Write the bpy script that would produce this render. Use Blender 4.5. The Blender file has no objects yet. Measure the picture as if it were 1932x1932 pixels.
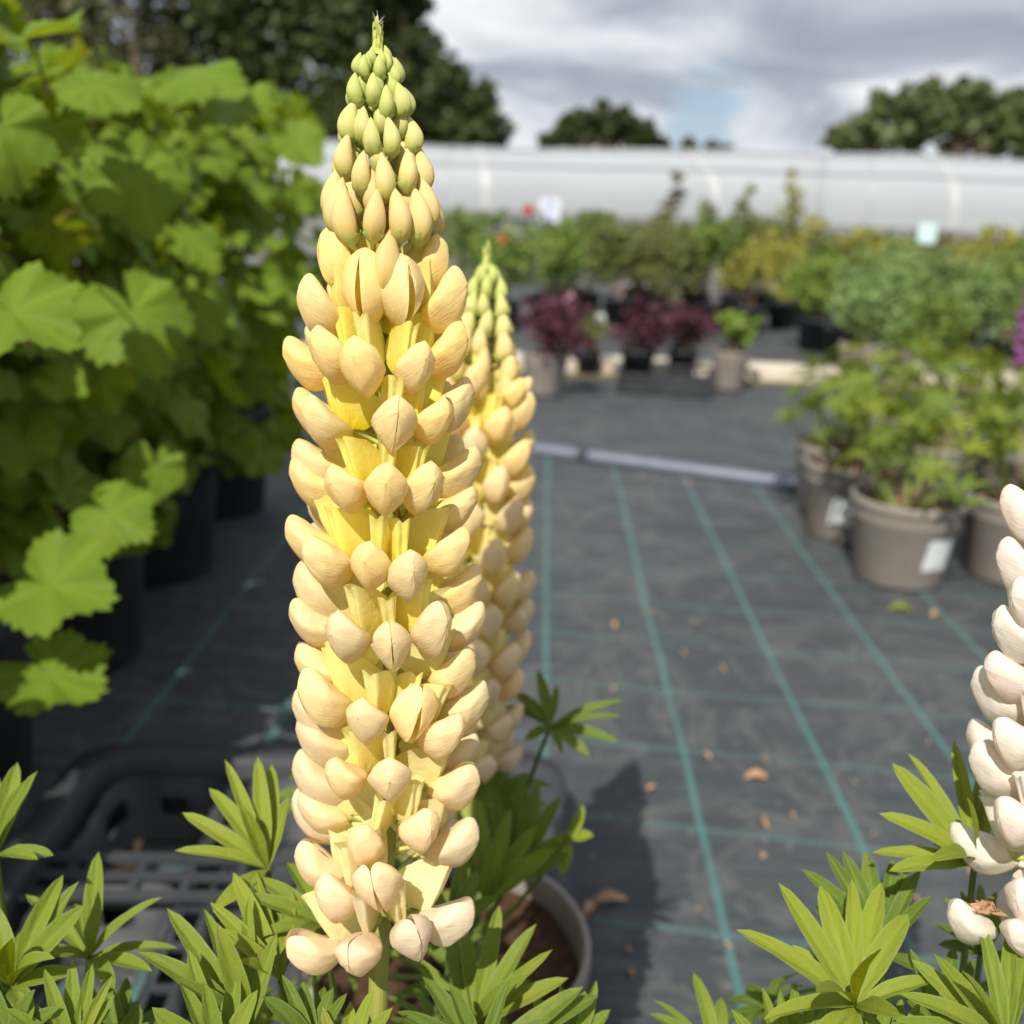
import bpy, bmesh, math, random
from mathutils import Vector, Matrix, noise
R = math.radians
scn = bpy.context.scene
COL = scn.collection

# ------------------------------------------------------------------ camera
CAM = Vector((0, 0, 0.70)); FP = 1932.0; HALF = 966.0
PIT, ROL = R(17.0), R(2.4)
f_ = Vector((0, math.cos(PIT), -math.sin(PIT)))
r0 = Vector((1, 0, 0)); u0 = Vector((0, math.sin(PIT), math.cos(PIT)))
r_ = r0*math.cos(ROL) + u0*math.sin(ROL)
u_ = -r0*math.sin(ROL) + u0*math.cos(ROL)
cd = bpy.data.cameras.new('camera'); cam = bpy.data.objects.new('camera', cd); COL.objects.link(cam)
M = Matrix((r_, u_, -f_)).transposed().to_4x4(); M.translation = CAM
cam.matrix_world = M
cd.sensor_width = 36; cd.lens = 36; cd.clip_start = 0.02; cd.clip_end = 2000
cd.dof.use_dof = True; cd.dof.focus_distance = 0.352; cd.dof.aperture_fstop = 8.2
scn.camera = cam

# ------------------------------------------------------------------ light
SUN_EL, SUN_AZ = R(48), R(19)          # azimuth: from behind the camera, towards the left
tosun = Vector((-math.sin(SUN_AZ)*math.cos(SUN_EL), -math.cos(SUN_AZ)*math.cos(SUN_EL), math.sin(SUN_EL)))
sl = bpy.data.lights.new('sun', 'SUN'); so = bpy.data.objects.new('sun', sl); COL.objects.link(so)
sl.energy = 4.2; sl.angle = R(0.53); sl.color = (1.0, 0.95, 0.86)
so.rotation_euler = tosun.to_track_quat('Z', 'Y').to_euler()
wd = bpy.data.worlds.new('World'); scn.world = wd; wd.use_nodes = True
nt = wd.node_tree; nt.nodes.clear()
def N(t, typ, **kw):
    n = t.nodes.new(typ)
    for k, v in kw.items():
        if k.startswith('i_'):
            key = k[2:]
            key = int(key) if key.isdigit() else key.replace('_', ' ')
            n.inputs[key].default_value = v
        else: setattr(n, k, v)
    return n
def ramp(t, fac, stops, interp='LINEAR'):
    n = t.nodes.new('ShaderNodeValToRGB'); n.color_ramp.interpolation = interp
    el = n.color_ramp.elements
    while len(el) > 1: el.remove(el[-1])
    el[0].position = stops[0][0]; el[0].color = (*stops[0][1], 1)
    for p, c in stops[1:]:
        e = el.new(p); e.color = (*c, 1)
    t.links.new(fac, n.inputs[0]); return n.outputs[0]
def math_(t, op, a, b=None, c=None, clamp=False):
    n = t.nodes.new('ShaderNodeMath'); n.operation = op; n.use_clamp = clamp
    for i, v in enumerate((a, b, c)):
        if v is None: continue
        if isinstance(v, (int, float)): n.inputs[i].default_value = v
        else: t.links.new(v, n.inputs[i])
    return n.outputs[0]
def mixc(t, fac, a, b, mode='MIX'):
    n = t.nodes.new('ShaderNodeMix'); n.data_type = 'RGBA'; n.blend_type = mode
    for i, v in ((0, fac), (6, a), (7, b)):
        if isinstance(v, (int, float)): n.inputs[i].default_value = v
        elif isinstance(v, tuple): n.inputs[i].default_value = (*v, 1)
        else: t.links.new(v, n.inputs[i])
    return n.outputs[2]
sky = N(nt, 'ShaderNodeTexSky', sky_type='NISHITA', sun_disc=False)
sky.sun_elevation = SUN_EL; sky.sun_rotation = math.atan2(tosun.x, tosun.y)
sky.air_density = 1.0; sky.dust_density = 1.5; sky.ozone_density = 1.5
tc = N(nt, 'ShaderNodeTexCoord')
sep = N(nt, 'ShaderNodeSeparateXYZ'); nt.links.new(tc.outputs['Generated'], sep.inputs[0])
# project the view direction on a cloud layer overhead: (x, y) / (z + k)
zz = math_(nt, 'ADD', math_(nt, 'MAXIMUM', sep.outputs[2], 0.0), 0.24)
cx = math_(nt, 'DIVIDE', sep.outputs[0], zz); cy = math_(nt, 'DIVIDE', sep.outputs[1], zz)
cmb = N(nt, 'ShaderNodeCombineXYZ'); nt.links.new(cx, cmb.inputs[0]); nt.links.new(cy, cmb.inputs[1])
cmb.inputs[2].default_value = 2.2
n1 = N(nt, 'ShaderNodeTexNoise', i_Scale=1.9, i_Detail=6.0, i_Roughness=0.52); nt.links.new(cmb.outputs[0], n1.inputs['Vector'])
n1.inputs['Distortion'].default_value = 0.5
n2 = N(nt, 'ShaderNodeTexNoise', i_Scale=2.4, i_Detail=5.0, i_Roughness=0.55); nt.links.new(cmb.outputs[0], n2.inputs['Vector'])
ccol = ramp(nt, n1.outputs[0], [(0.30, (3.2, 3.6, 4.3)), (0.42, (4.2, 4.7, 5.4)), (0.49, (5.8, 6.3, 7.0)), (0.56, (7.3, 7.7, 8.2)), (0.66, (9.0, 9.4, 9.7))])
# a few thin openings near the horizon
dn = N(nt, 'ShaderNodeVectorMath', operation='DISTANCE'); nt.links.new(tc.outputs['Generated'], dn.inputs[0])
pd = (f_ + r_*((1330-HALF)/FP) + u_*((HALF-235)/FP)).normalized(); dn.inputs[1].default_value = pd
near = math_(nt, 'MULTIPLY', math_(nt, 'SUBTRACT', 0.062, dn.outputs[1]), 5.0)
cov = math_(nt, 'ADD', n2.outputs[0], near)
gap = ramp(nt, cov, [(0.66, (0, 0, 0)), (0.78, (1, 1, 1))])
gapf = math_(nt, 'MULTIPLY', gap, 0.8)
blue = mixc(nt, 0.35, sky.outputs[0], (3.9, 6.2, 9.6))
bg = N(nt, 'ShaderNodeBackground'); bg.inputs[1].default_value = 0.068
nt.links.new(mixc(nt, gapf, ccol, blue), bg.inputs[0])
wo = N(nt, 'ShaderNodeOutputWorld'); nt.links.new(bg.outputs[0], wo.inputs[0])
scn.view_settings.view_transform = 'Standard'; scn.view_settings.look = 'None'
scn.view_settings.exposure = 0.58; scn.view_settings.gamma = 1.0

# ------------------------------------------------------------------ placing helpers
def ray(px, py): return f_ + r_*((px-HALF)/FP) + u_*((HALF-py)/FP)
def at(px, py, depth): return CAM + ray(px, py)*depth
def gp(px, py, z=0.0):
    d = ray(px, py); return CAM + d*((z-CAM.z)/d.z)
def proj(p):
    q = p-CAM; d = q.dot(f_); return HALF+FP*q.dot(r_)/d, HALF-FP*q.dot(u_)/d
rnd = random.Random(7)

# ------------------------------------------------------------------ mesh helpers
class MB:
    def __init__(s): s.v = []; s.f = []; s.uv = []; s.mi = []
    def add(s, vs, fs, uvs=None, mi=0, mat=None):
        o = len(s.v)
        if mat is not None: vs = [mat @ Vector(v) for v in vs]
        s.v += [tuple(v) for v in vs]
        s.uv += (uvs if uvs else [(0.5, 0.5)]*len(vs))
        s.f += [tuple(o+i for i in f) for f in fs]; s.mi += [mi]*len(fs)
    def grid(s, pts, uvs, nu, nv, mi=0, closed=False, mat=None):
        fs = []
        for i in range(nu-1):
            for j in range(nv if closed else nv-1):
                k = (j+1) % nv
                fs.append((i*nv+j, i*nv+k, (i+1)*nv+k, (i+1)*nv+j))
        s.add(pts, fs, uvs, mi, mat)
    def tube(s, path, rad, n=8, mi=0, cap=True):
        path = [Vector(p) for p in path]
        if isinstance(rad, (int, float)): rad = [rad]*len(path)
        pts = []; uvs = []
        for i, p in enumerate(path):
            a = path[max(i-1, 0)]; b = path[min(i+1, len(path)-1)]
            t = (b-a).normalized(); ref = Vector((0, 1, 0)) if abs(t.y) < .9 else Vector((1, 0, 0))
            x = t.cross(ref).normalized(); y = t.cross(x)
            for k in range(n):
                an = 2*math.pi*k/n
                pts.append(p + (x*math.cos(an)+y*math.sin(an))*rad[i]); uvs.append((i/(len(path)-1), k/n))
        s.grid(pts, uvs, len(path), n, mi, True)
        if cap:
            o = len(s.v)-len(pts)
            s.f.append(tuple(o+k for k in range(n))); s.mi.append(mi)
            s.f.append(tuple(o+len(pts)-n+k for k in reversed(range(n)))); s.mi.append(mi)
    def box(s, c, d, mi=0, rot=0.0):
        x, y, z = d[0]/2, d[1]/2, d[2]/2; c = Vector(c); m = Matrix.Rotation(rot, 3, 'Z')
        vs = [c + m @ Vector((sx*x, sy*y, sz*z)) for sx in (-1, 1) for sy in (-1, 1) for sz in (-1, 1)]
        s.add(vs, [(0,1,3,2),(4,6,7,5),(0,4,5,1),(2,3,7,6),(0,2,6,4),(1,5,7,3)], None, mi)
    def lathe(s, prof, n=40, mi=0, c=(0, 0, 0)):
        pts = []; uvs = []; c = Vector(c)
        for i, (r, z) in enumerate(prof):
            for k in range(n):
                a = 2*math.pi*k/n
                pts.append(c+Vector((r*math.cos(a), r*math.sin(a), z))); uvs.append((k/n, i/len(prof)))
        s.grid(pts, uvs, len(prof), n, mi, True)
    def mesh(s, name, mats, smooth=True):
        me = bpy.data.meshes.new(name); me.from_pydata(s.v, [], s.f)
        ul = me.uv_layers.new(name='UVMap')
        vi = [0]*len(me.loops); me.loops.foreach_get('vertex_index', vi)
        flat = [c for i in vi for c in s.uv[i]]; ul.data.foreach_set('uv', flat)
        for m in (mats if isinstance(mats, (list, tuple)) else [mats]): me.materials.append(m)
        me.polygons.foreach_set('material_index', s.mi)
        me.polygons.foreach_set('use_smooth', [smooth]*len(me.polygons)); me.update()
        return me
    def build(s, name, mats, parent=None, smooth=True):
        return put(name, s.mesh(name, mats, smooth), parent)
def put(name, me, parent=None, mw=None):
    o = bpy.data.objects.new(name, me); COL.objects.link(o)
    if parent: o.parent = parent
    if mw is not None: o.matrix_basis = mw
    return o
def tag(o, label=None, cat=None, group=None, kind=None):
    if label: o['label'] = label
    if cat: o['category'] = cat
    if group: o['group'] = group
    if kind: o['kind'] = kind
    return o
def thing(name, label, cat, loc=(0, 0, 0), group=None, rz=0):
    o = bpy.data.objects.new(name, None); COL.objects.link(o); o.location = loc; o.rotation_euler = (0, 0, rz)
    o.empty_display_size = 0.05
    return tag(o, label, cat, group)

# ------------------------------------------------------------------ materials
def newmat(name):
    m = bpy.data.materials.new(name); m.use_nodes = True; t = m.node_tree; t.nodes.clear()
    out = N(t, 'ShaderNodeOutputMaterial'); return m, t, out
def objrand(t):
    return N(t, 'ShaderNodeObjectInfo').outputs['Random']
def thin(t, out, col, trans=0.35, tcol=None, rough=0.5, bump=None, spec=0.3):
    p = N(t, 'ShaderNodeBsdfPrincipled'); p.inputs['Roughness'].default_value = rough
    p.inputs['Specular IOR Level'].default_value = spec
    tr = N(t, 'ShaderNodeBsdfTranslucent'); mx = N(t, 'ShaderNodeMixShader'); mx.inputs[0].default_value = trans
    t.links.new(col, p.inputs['Base Color']); t.links.new(tcol if tcol else col, tr.inputs['Color'])
    if bump is not None:
        t.links.new(bump, p.inputs['Normal']); t.links.new(bump, tr.inputs['Normal'])
    t.links.new(p.outputs[0], mx.inputs[1]); t.links.new(tr.outputs[0], mx.inputs[2]); t.links.new(mx.outputs[0], out.inputs[0])
def uvsep(t):
    u = N(t, 'ShaderNodeUVMap'); s = N(t, 'ShaderNodeSeparateXYZ'); t.links.new(u.outputs[0], s.inputs[0]); return u.outputs[0], s.outputs[0], s.outputs[1]
def bumpn(t, h, st=0.3, dist=0.001):
    b = N(t, 'ShaderNodeBump'); b.inputs['Strength'].default_value = st; b.inputs['Distance'].default_value = dist
    t.links.new(h, b.inputs['Height']); return b.outputs[0]
def noise_tex(t, vec, scale, detail=3, rough=.55, dist=0.0, out='Fac'):
    n = N(t, 'ShaderNodeTexNoise'); n.inputs['Scale'].default_value = scale; n.inputs['Detail'].default_value = detail
    n.inputs['Roughness'].default_value = rough; n.inputs['Distortion'].default_value = dist
    if vec is not None: t.links.new(vec, n.inputs['Vector'])
    return n.outputs[out]
def mapv(t, vec, sc):
    m = N(t, 'ShaderNodeMapping'); m.inputs['Scale'].default_value = sc; t.links.new(vec, m.inputs['Vector']); return m.outputs[0]

def petal_mat(name, base, tip, pink, trans=0.37):
    """u runs from petal base to rim; tint (object attribute) 0 = young, 1 = old"""
    m, t, out = newmat(name); uv, u, v = uvsep(t)
    a = N(t, 'ShaderNodeAttribute', attribute_type='OBJECT', attribute_name='tint')
    c0 = ramp(t, u, [(0.0, base), (0.40, tip), (1.0, tip)])
    c1 = mixc(t, a.outputs['Fac'], c0, pink)
    rr = objrand(t)
    hv = N(t, 'ShaderNodeHueSaturation'); t.links.new(c1, hv.inputs['Color'])
    t.links.new(math_(t, 'ADD', math_(t, 'MULTIPLY', rr, 0.16), 0.91), hv.inputs['Value'])
    t.links.new(math_(t, 'ADD', math_(t, 'MULTIPLY', rr, 0.22), 0.88), hv.inputs['Saturation'])
    tco = N(t, 'ShaderNodeTexCoord').outputs['Object']
    mott = noise_tex(t, tco, 260, 3)
    c2 = mixc(t, ramp(t, mott, [(0.35, (0, 0, 0)), (0.75, (1, 1, 1))]), hv.outputs[0], (0.96, 0.92, 0.89), 'MULTIPLY')
    vein = noise_tex(t, mapv(t, uv, (1.6, 21, 1)), 1.0, 3, .65, .35)
    fine = noise_tex(t, tco, 900, 2)
    wr = noise_tex(t, tco, 170, 3, .6, .4)
    c3 = mixc(t, ramp(t, vein, [(0.58, (0, 0, 0)), (0.78, (.6, .6, .6))]), c2, (0.97, 0.91, 0.84), 'MULTIPLY')
    h = math_(t, 'ADD', math_(t, 'MULTIPLY', vein, 1.0), math_(t, 'ADD', math_(t, 'MULTIPLY', fine, 0.15), math_(t, 'MULTIPLY', wr, 1.0)))
    c2 = mixc(t, ramp(t, math_(t, 'ABSOLUTE', math_(t, 'SUBTRACT', v, .5)), [(0.480, (0, 0, 0)), (0.499, (.35, .35, .35))]), c2, (0.62, 0.40, 0.22))
    # faint brown bruises
    br = ramp(t, noise_tex(t, tco, 95, 4, .65), [(0.74, (0, 0, 0)), (0.82, (.30, .30, .30))])
    c4 = mixc(t, br, c3, (0.42, 0.24, 0.10))
    thin(t, out, c4, trans, None, 0.52, bumpn(t, h, 0.30, 0.0012), 0.2)
    return m
M_wing = petal_mat('wing_petal_peach', (0.95, 0.81, 0.14), (0.94, 0.755, 0.345), (0.93, 0.76, 0.53))
M_bann = petal_mat('banner_petal_yellow', (0.95, 0.80, 0.03), (0.95, 0.87, 0.22), (0.93, 0.86, 0.54), 0.38)
M_white = petal_mat('wing_petal_white', (0.84, 0.76, 0.58), (0.90, 0.80, 0.71), (0.87, 0.82, 0.70))
M_wbann = petal_mat('banner_petal_white', (0.70, 0.62, 0.40), (0.86, 0.80, 0.74), (0.84, 0.80, 0.70))
M_purple = petal_mat('petal_purple', (0.30, 0.10, 0.26), (0.30, 0.10, 0.28), (0.34, 0.14, 0.32))

def bud_mat():
    m, t, out = newmat('flower_bud'); uv, u, v = uvsep(t)
    a = N(t, 'ShaderNodeAttribute', attribute_type='OBJECT', attribute_name='tint')
    body = ramp(t, a.outputs['Fac'], [(0.0, (0.62, 0.68, 0.21)), (0.35, (0.82, 0.77, 0.32)), (0.65, (0.90, 0.73, 0.34)), (1.0, (0.90, 0.65, 0.29))])
    base = ramp(t, a.outputs['Fac'], [(0.0, (0.50, 0.60, 0.10)), (1.0, (0.88, 0.68, 0.10))])
    c = mixc(t, ramp(t, u, [(0.0, (1, 1, 1)), (0.45, (0, 0, 0))]), body, base)
    seam = ramp(t, math_(t, 'ABSOLUTE', math_(t, 'SUBTRACT', v, 0.5)), [(0.0, (.75, .75, .75)), (0.05, (0, 0, 0))])
    c = mixc(t, math_(t, 'MULTIPLY', seam, .6), c, (0.70, 0.50, 0.20))
    tco = N(t, 'ShaderNodeTexCoord').outputs['Object']
    h = math_(t, 'ADD', noise_tex(t, mapv(t, uv, (2, 26, 1)), 1.0, 3), noise_tex(t, tco, 1100, 2))
    thin(t, out, c, 0.32, None, 0.65, bumpn(t, h, 0.4, 0.0011), 0.15); return m
M_bud = bud_mat()

def green_mat(name, c_a, c_b, rough=0.5, scale=60, trans=0.0):
    m, t, out = newmat(name); tco = N(t, 'ShaderNodeTexCoord').outputs['Object']
    c = mixc(t, noise_tex(t, tco, scale, 4), c_a, c_b)
    thin(t, out, c, trans, None, rough, bumpn(t, noise_tex(t, tco, scale*14, 2), .35, 0.0006)); return m
M_calyx = green_mat('calyx_green', (0.45, 0.52, 0.11), (0.62, 0.62, 0.18), .7, 200, .2)
def stem_mat(name, ca, cb):
    m, t, out = newmat(name); tco = N(t, 'ShaderNodeTexCoord').outputs['Object']; uv, u, v = uvsep(t)
    c = mixc(t, noise_tex(t, mapv(t, uv, (3, 16, 1)), 1.0, 4), ca, cb)
    h = math_(t, 'ADD', noise_tex(t, mapv(t, uv, (2, 22, 1)), 1.0, 3), math_(t, 'MULTIPLY', noise_tex(t, tco, 1600, 2), .5))
    thin(t, out, c, 0.08, None, .55, bumpn(t, h, .6, .001)); return m
M_stem = stem_mat('lupin_stem', (0.24, 0.26, 0.045), (0.36, 0.35, 0.09))
M_pet = stem_mat('petiole_green', (0.16, 0.24, 0.04), (0.27, 0.33, 0.09))

def leaf_mat(name, ca, cb, rib, margin=(0.36, 0.42, 0.16), trans=0.32, under=None, bsc=1.0, oldc=(0.40, 0.34, 0.05)):
    """v across the leaf (0.5 = midrib), u along"""
    m, t, out = newmat(name); uv, u, v = uvsep(t)
    tco = N(t, 'ShaderNodeTexCoord').outputs['Object']
    geo = N(t, 'ShaderNodeNewGeometry')
    rnd_i = geo.outputs['Random Per Island']
    c = mixc(t, rnd_i, ca, cb)
    c = mixc(t, math_(t, 'MULTIPLY', noise_tex(t, tco, 70*bsc, 4), .55), c, cb)
    d = math_(t, 'ABSOLUTE', math_(t, 'SUBTRACT', v, 0.5))
    wob = math_(t, 'ADD', d, math_(t, 'MULTIPLY', math_(t, 'SUBTRACT', noise_tex(t, tco, 130*bsc, 2), .5), 0.05))
    c = mixc(t, ramp(t, wob, [(0.0, (.8, .8, .8)), (0.07, (.28, .28, .28)), (0.25, (0, 0, 0))]), c, rib)
    old = ramp(t, math_(t, 'ADD', math_(t, 'MULTIPLY', rnd_i, .30), noise_tex(t, tco, 38*bsc, 4, .65)), [(0.78, (0, 0, 0)), (0.92, (.85, .85, .85))])
    c = mixc(t, old, c, oldc)
    if margin: c = mixc(t, ramp(t, d, [(0.40, (0, 0, 0)), (0.47, (.7, .7, .7))]), c, margin)
    if under: c = mixc(t, math_(t, 'MULTIPLY', geo.outputs['Backfacing'], .7), c, under)
    chev = math_(t, 'ADD', math_(t, 'MULTIPLY', u, 9), math_(t, 'MULTIPLY', d, -9))
    lat = math_(t, 'SINE', math_(t, 'MULTIPLY', chev, 2.2))
    h = math_(t, 'ADD', math_(t, 'MULTIPLY', lat, .12), math_(t, 'ADD', noise_tex(t, tco, 240*bsc, 3), math_(t, 'MULTIPLY', noise_tex(t, tco, 1500*bsc, 2), .4)))
    thin(t, out, c, trans, mixc(t, .5, c, (0.36, 0.41, 0.004)), .50, bumpn(t, h, .45, .0009/bsc), .12)
    return m
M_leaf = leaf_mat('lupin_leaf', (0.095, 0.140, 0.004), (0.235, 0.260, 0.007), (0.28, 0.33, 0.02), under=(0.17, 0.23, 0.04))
M_leafd = leaf_mat('lupin_leaf_dark', (0.050, 0.105, 0.008), (0.130, 0.190, 0.012), (0.30, 0.39, 0.04), under=(0.12, 0.175, 0.035))  # darker green, mixed in among the other lupin leaves
M_leafy = leaf_mat('lupin_leaf_young', (0.200, 0.240, 0.003), (0.335, 0.335, 0.005), (0.38, 0.39, 0.012), under=(0.20, 0.26, 0.045))
M_grape = leaf_mat('grape_leaf', (0.036, 0.100, 0.007), (0.16, 0.245, 0.010), (0.26, 0.38, 0.04), margin=None, trans=.40, under=(0.14, 0.22, 0.025), bsc=.35, oldc=(0.30, 0.30, 0.03))

def plain(name, ca, cb=None, rough=.6, scale=20, bump=.2, bd=.002, spec=.4, metal=0.0, detail=4):
    m, t, out = newmat(name); tco = N(t, 'ShaderNodeTexCoord').outputs['Object']
    p = N(t, 'ShaderNodeBsdfPrincipled'); n = noise_tex(t, tco, scale, detail, .6)
    if cb is None: cb = tuple(c*.75 for c in ca)
    t.links.new(mixc(t, ramp(t, n, [(0.3, (0, 0, 0)), (0.7, (1, 1, 1))]), ca, cb), p.inputs['Base Color'])
    p.inputs['Roughness'].default_value = rough; p.inputs['Specular IOR Level'].default_value = spec; p.inputs['Metallic'].default_value = metal
    if bump: t.links.new(bumpn(t, noise_tex(t, tco, scale*6, 3), bump, bd), p.inputs['Normal'])
    t.links.new(p.outputs[0], out.inputs[0]); return m
M_black = plain('black_plastic', (0.024, 0.026, 0.030), (0.052, 0.054, 0.060), .58, 14, .15, .001, .28)
M_taupe = plain('taupe_plastic_pot', (0.215, 0.187, 0.163), (0.28, 0.247, 0.217), .5, 9, .1, .001, .4)
M_soil = plain('potting_compost', (0.055, 0.032, 0.02), (0.14, 0.08, 0.045), .95, 90, 1.0, .006, .1)
M_label = plain('white_label_paper', (0.62, 0.64, 0.66), (0.42, 0.46, 0.44), .5, 60, 0)
M_pipe = plain('grey_plastic_pipe', (0.10, 0.115, 0.16), (0.14, 0.155, 0.20), .45, 12, .1, .001, .5)
M_timber = plain('pale_concrete_edging', (0.46, 0.40, 0.31), (0.60, 0.53, 0.43), .9, 6, .4, .004)
M_dry = plain('dry_petal_brown', (0.30, 0.155, 0.075), (0.46, 0.28, 0.16), .8, 130, .5, .001)
M_bark = plain('bark', (0.09, 0.065, 0.045), (0.15, 0.11, 0.08), .9, 8, .8, .02)
M_cane = plain('vine_cane', (0.15, 0.075, 0.045), (0.24, 0.14, 0.08), .7, 40, .4, .001)
M_wood = plain('grey_timber_post', (0.22, 0.19, 0.15), (0.30, 0.26, 0.21), .9, 12, .4, .003)
M_hair = plain('white_hair', (0.62, 0.60, 0.55), (0.45, 0.38, 0.30), .9, 200, 0)
M_inkb = plain('sign_blue_print', (0.10, 0.16, 0.42), (0.14, 0.2, 0.45), .5, 30, 0)
M_signw = plain('white_sign_board', (0.60, 0.64, 0.74), (0.66, 0.70, 0.78), .5, 12, 0)
M_signt = plain('pale_turquoise_sign', (0.48, 0.66, 0.66), (0.56, 0.72, 0.72), .5, 12, 0)

def foliage_mat(name, ca, cb, trans=.25, bsc=1.0):
    m, t, out = newmat(name); geo = N(t, 'ShaderNodeNewGeometry')
    tco = N(t, 'ShaderNodeTexCoord').outputs['Object']
    c = mixc(t, geo.outputs['Random Per Island'], ca, cb)
    c = mixc(t, ramp(t, noise_tex(t, tco, bsc, 3), [(.35, (0, 0, 0)), (.65, (.6, .6, .6))]), c, cb)
    thin(t, out, c, trans, None, .55, None, .3); return m
M_tree = foliage_mat('tree_foliage_dark', (0.030, 0.048, 0.013), (0.068, 0.092, 0.024), .14, .7)
M_tree2 = foliage_mat('tree_foliage_mid', (0.075, 0.110, 0.036), (0.14, 0.17, 0.06), .2, .7)
M_tree3 = foliage_mat('tree_foliage_brown', (0.060, 0.068, 0.028), (0.10, 0.105, 0.04), .2, .7)
M_sh = {k: foliage_mat('shrub_'+k, a, b, .3, 9) for k, a, b in (
    ('green', (0.10, 0.165, 0.03), (0.20, 0.28, 0.055)), ('olive', (0.10, 0.13, 0.04), (0.20, 0.225, 0.06)),
    ('golden', (0.25, 0.25, 0.045), (0.40, 0.385, 0.08)), ('bronze', (0.14, 0.095, 0.045), (0.17, 0.16, 0.05)),
    ('purple', (0.060, 0.018, 0.030), (0.135, 0.050, 0.070)), ('bluegreen', (0.135, 0.21, 0.070), (0.24, 0.34, 0.11)),
    ('lime', (0.16, 0.26, 0.03), (0.25, 0.34, 0.07)), ('red', (0.55, 0.02, 0.03), (0.75, 0.05, 0.06)),
    ('orange', (0.55, 0.14, 0.05), (0.65, 0.2, 0.08)), ('pink', (0.6, 0.33, 0.38), (0.7, 0.45, 0.5)), ('white', (0.7, 0.7, 0.68), (0.8, 0.8, 0.78)))}

# ------------------------------------------------------------------ setting: ground, fabric
def ground_mat():
    m, t, out = newmat('ground_gravel'); tco = N(t, 'ShaderNodeTexCoord').outputs['Object']
    n = noise_tex(t, tco, 1.2, 5, .65); n2_ = noise_tex(t, tco, 60, 3)
    c = mixc(t, n, (0.10, 0.105, 0.10), (0.17, 0.165, 0.15)); c = mixc(t, n2_, c, (0.13, 0.13, 0.12))
    p = N(t, 'ShaderNodeBsdfPrincipled'); p.inputs['Roughness'].default_value = .9; t.links.new(c, p.inputs['Base Color'])
    t.links.new(bumpn(t, n2_, .5, .01), p.inputs['Normal']); t.links.new(p.outputs[0], out.inputs[0]); return m
mb = MB(); mb.add([(-400, -400, 0), (400, -400, 0), (400, 400, 0), (-400, 400, 0)], [(0, 1, 2, 3)])
tag(mb.build('ground', ground_mat(), smooth=False), kind='structure')

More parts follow.
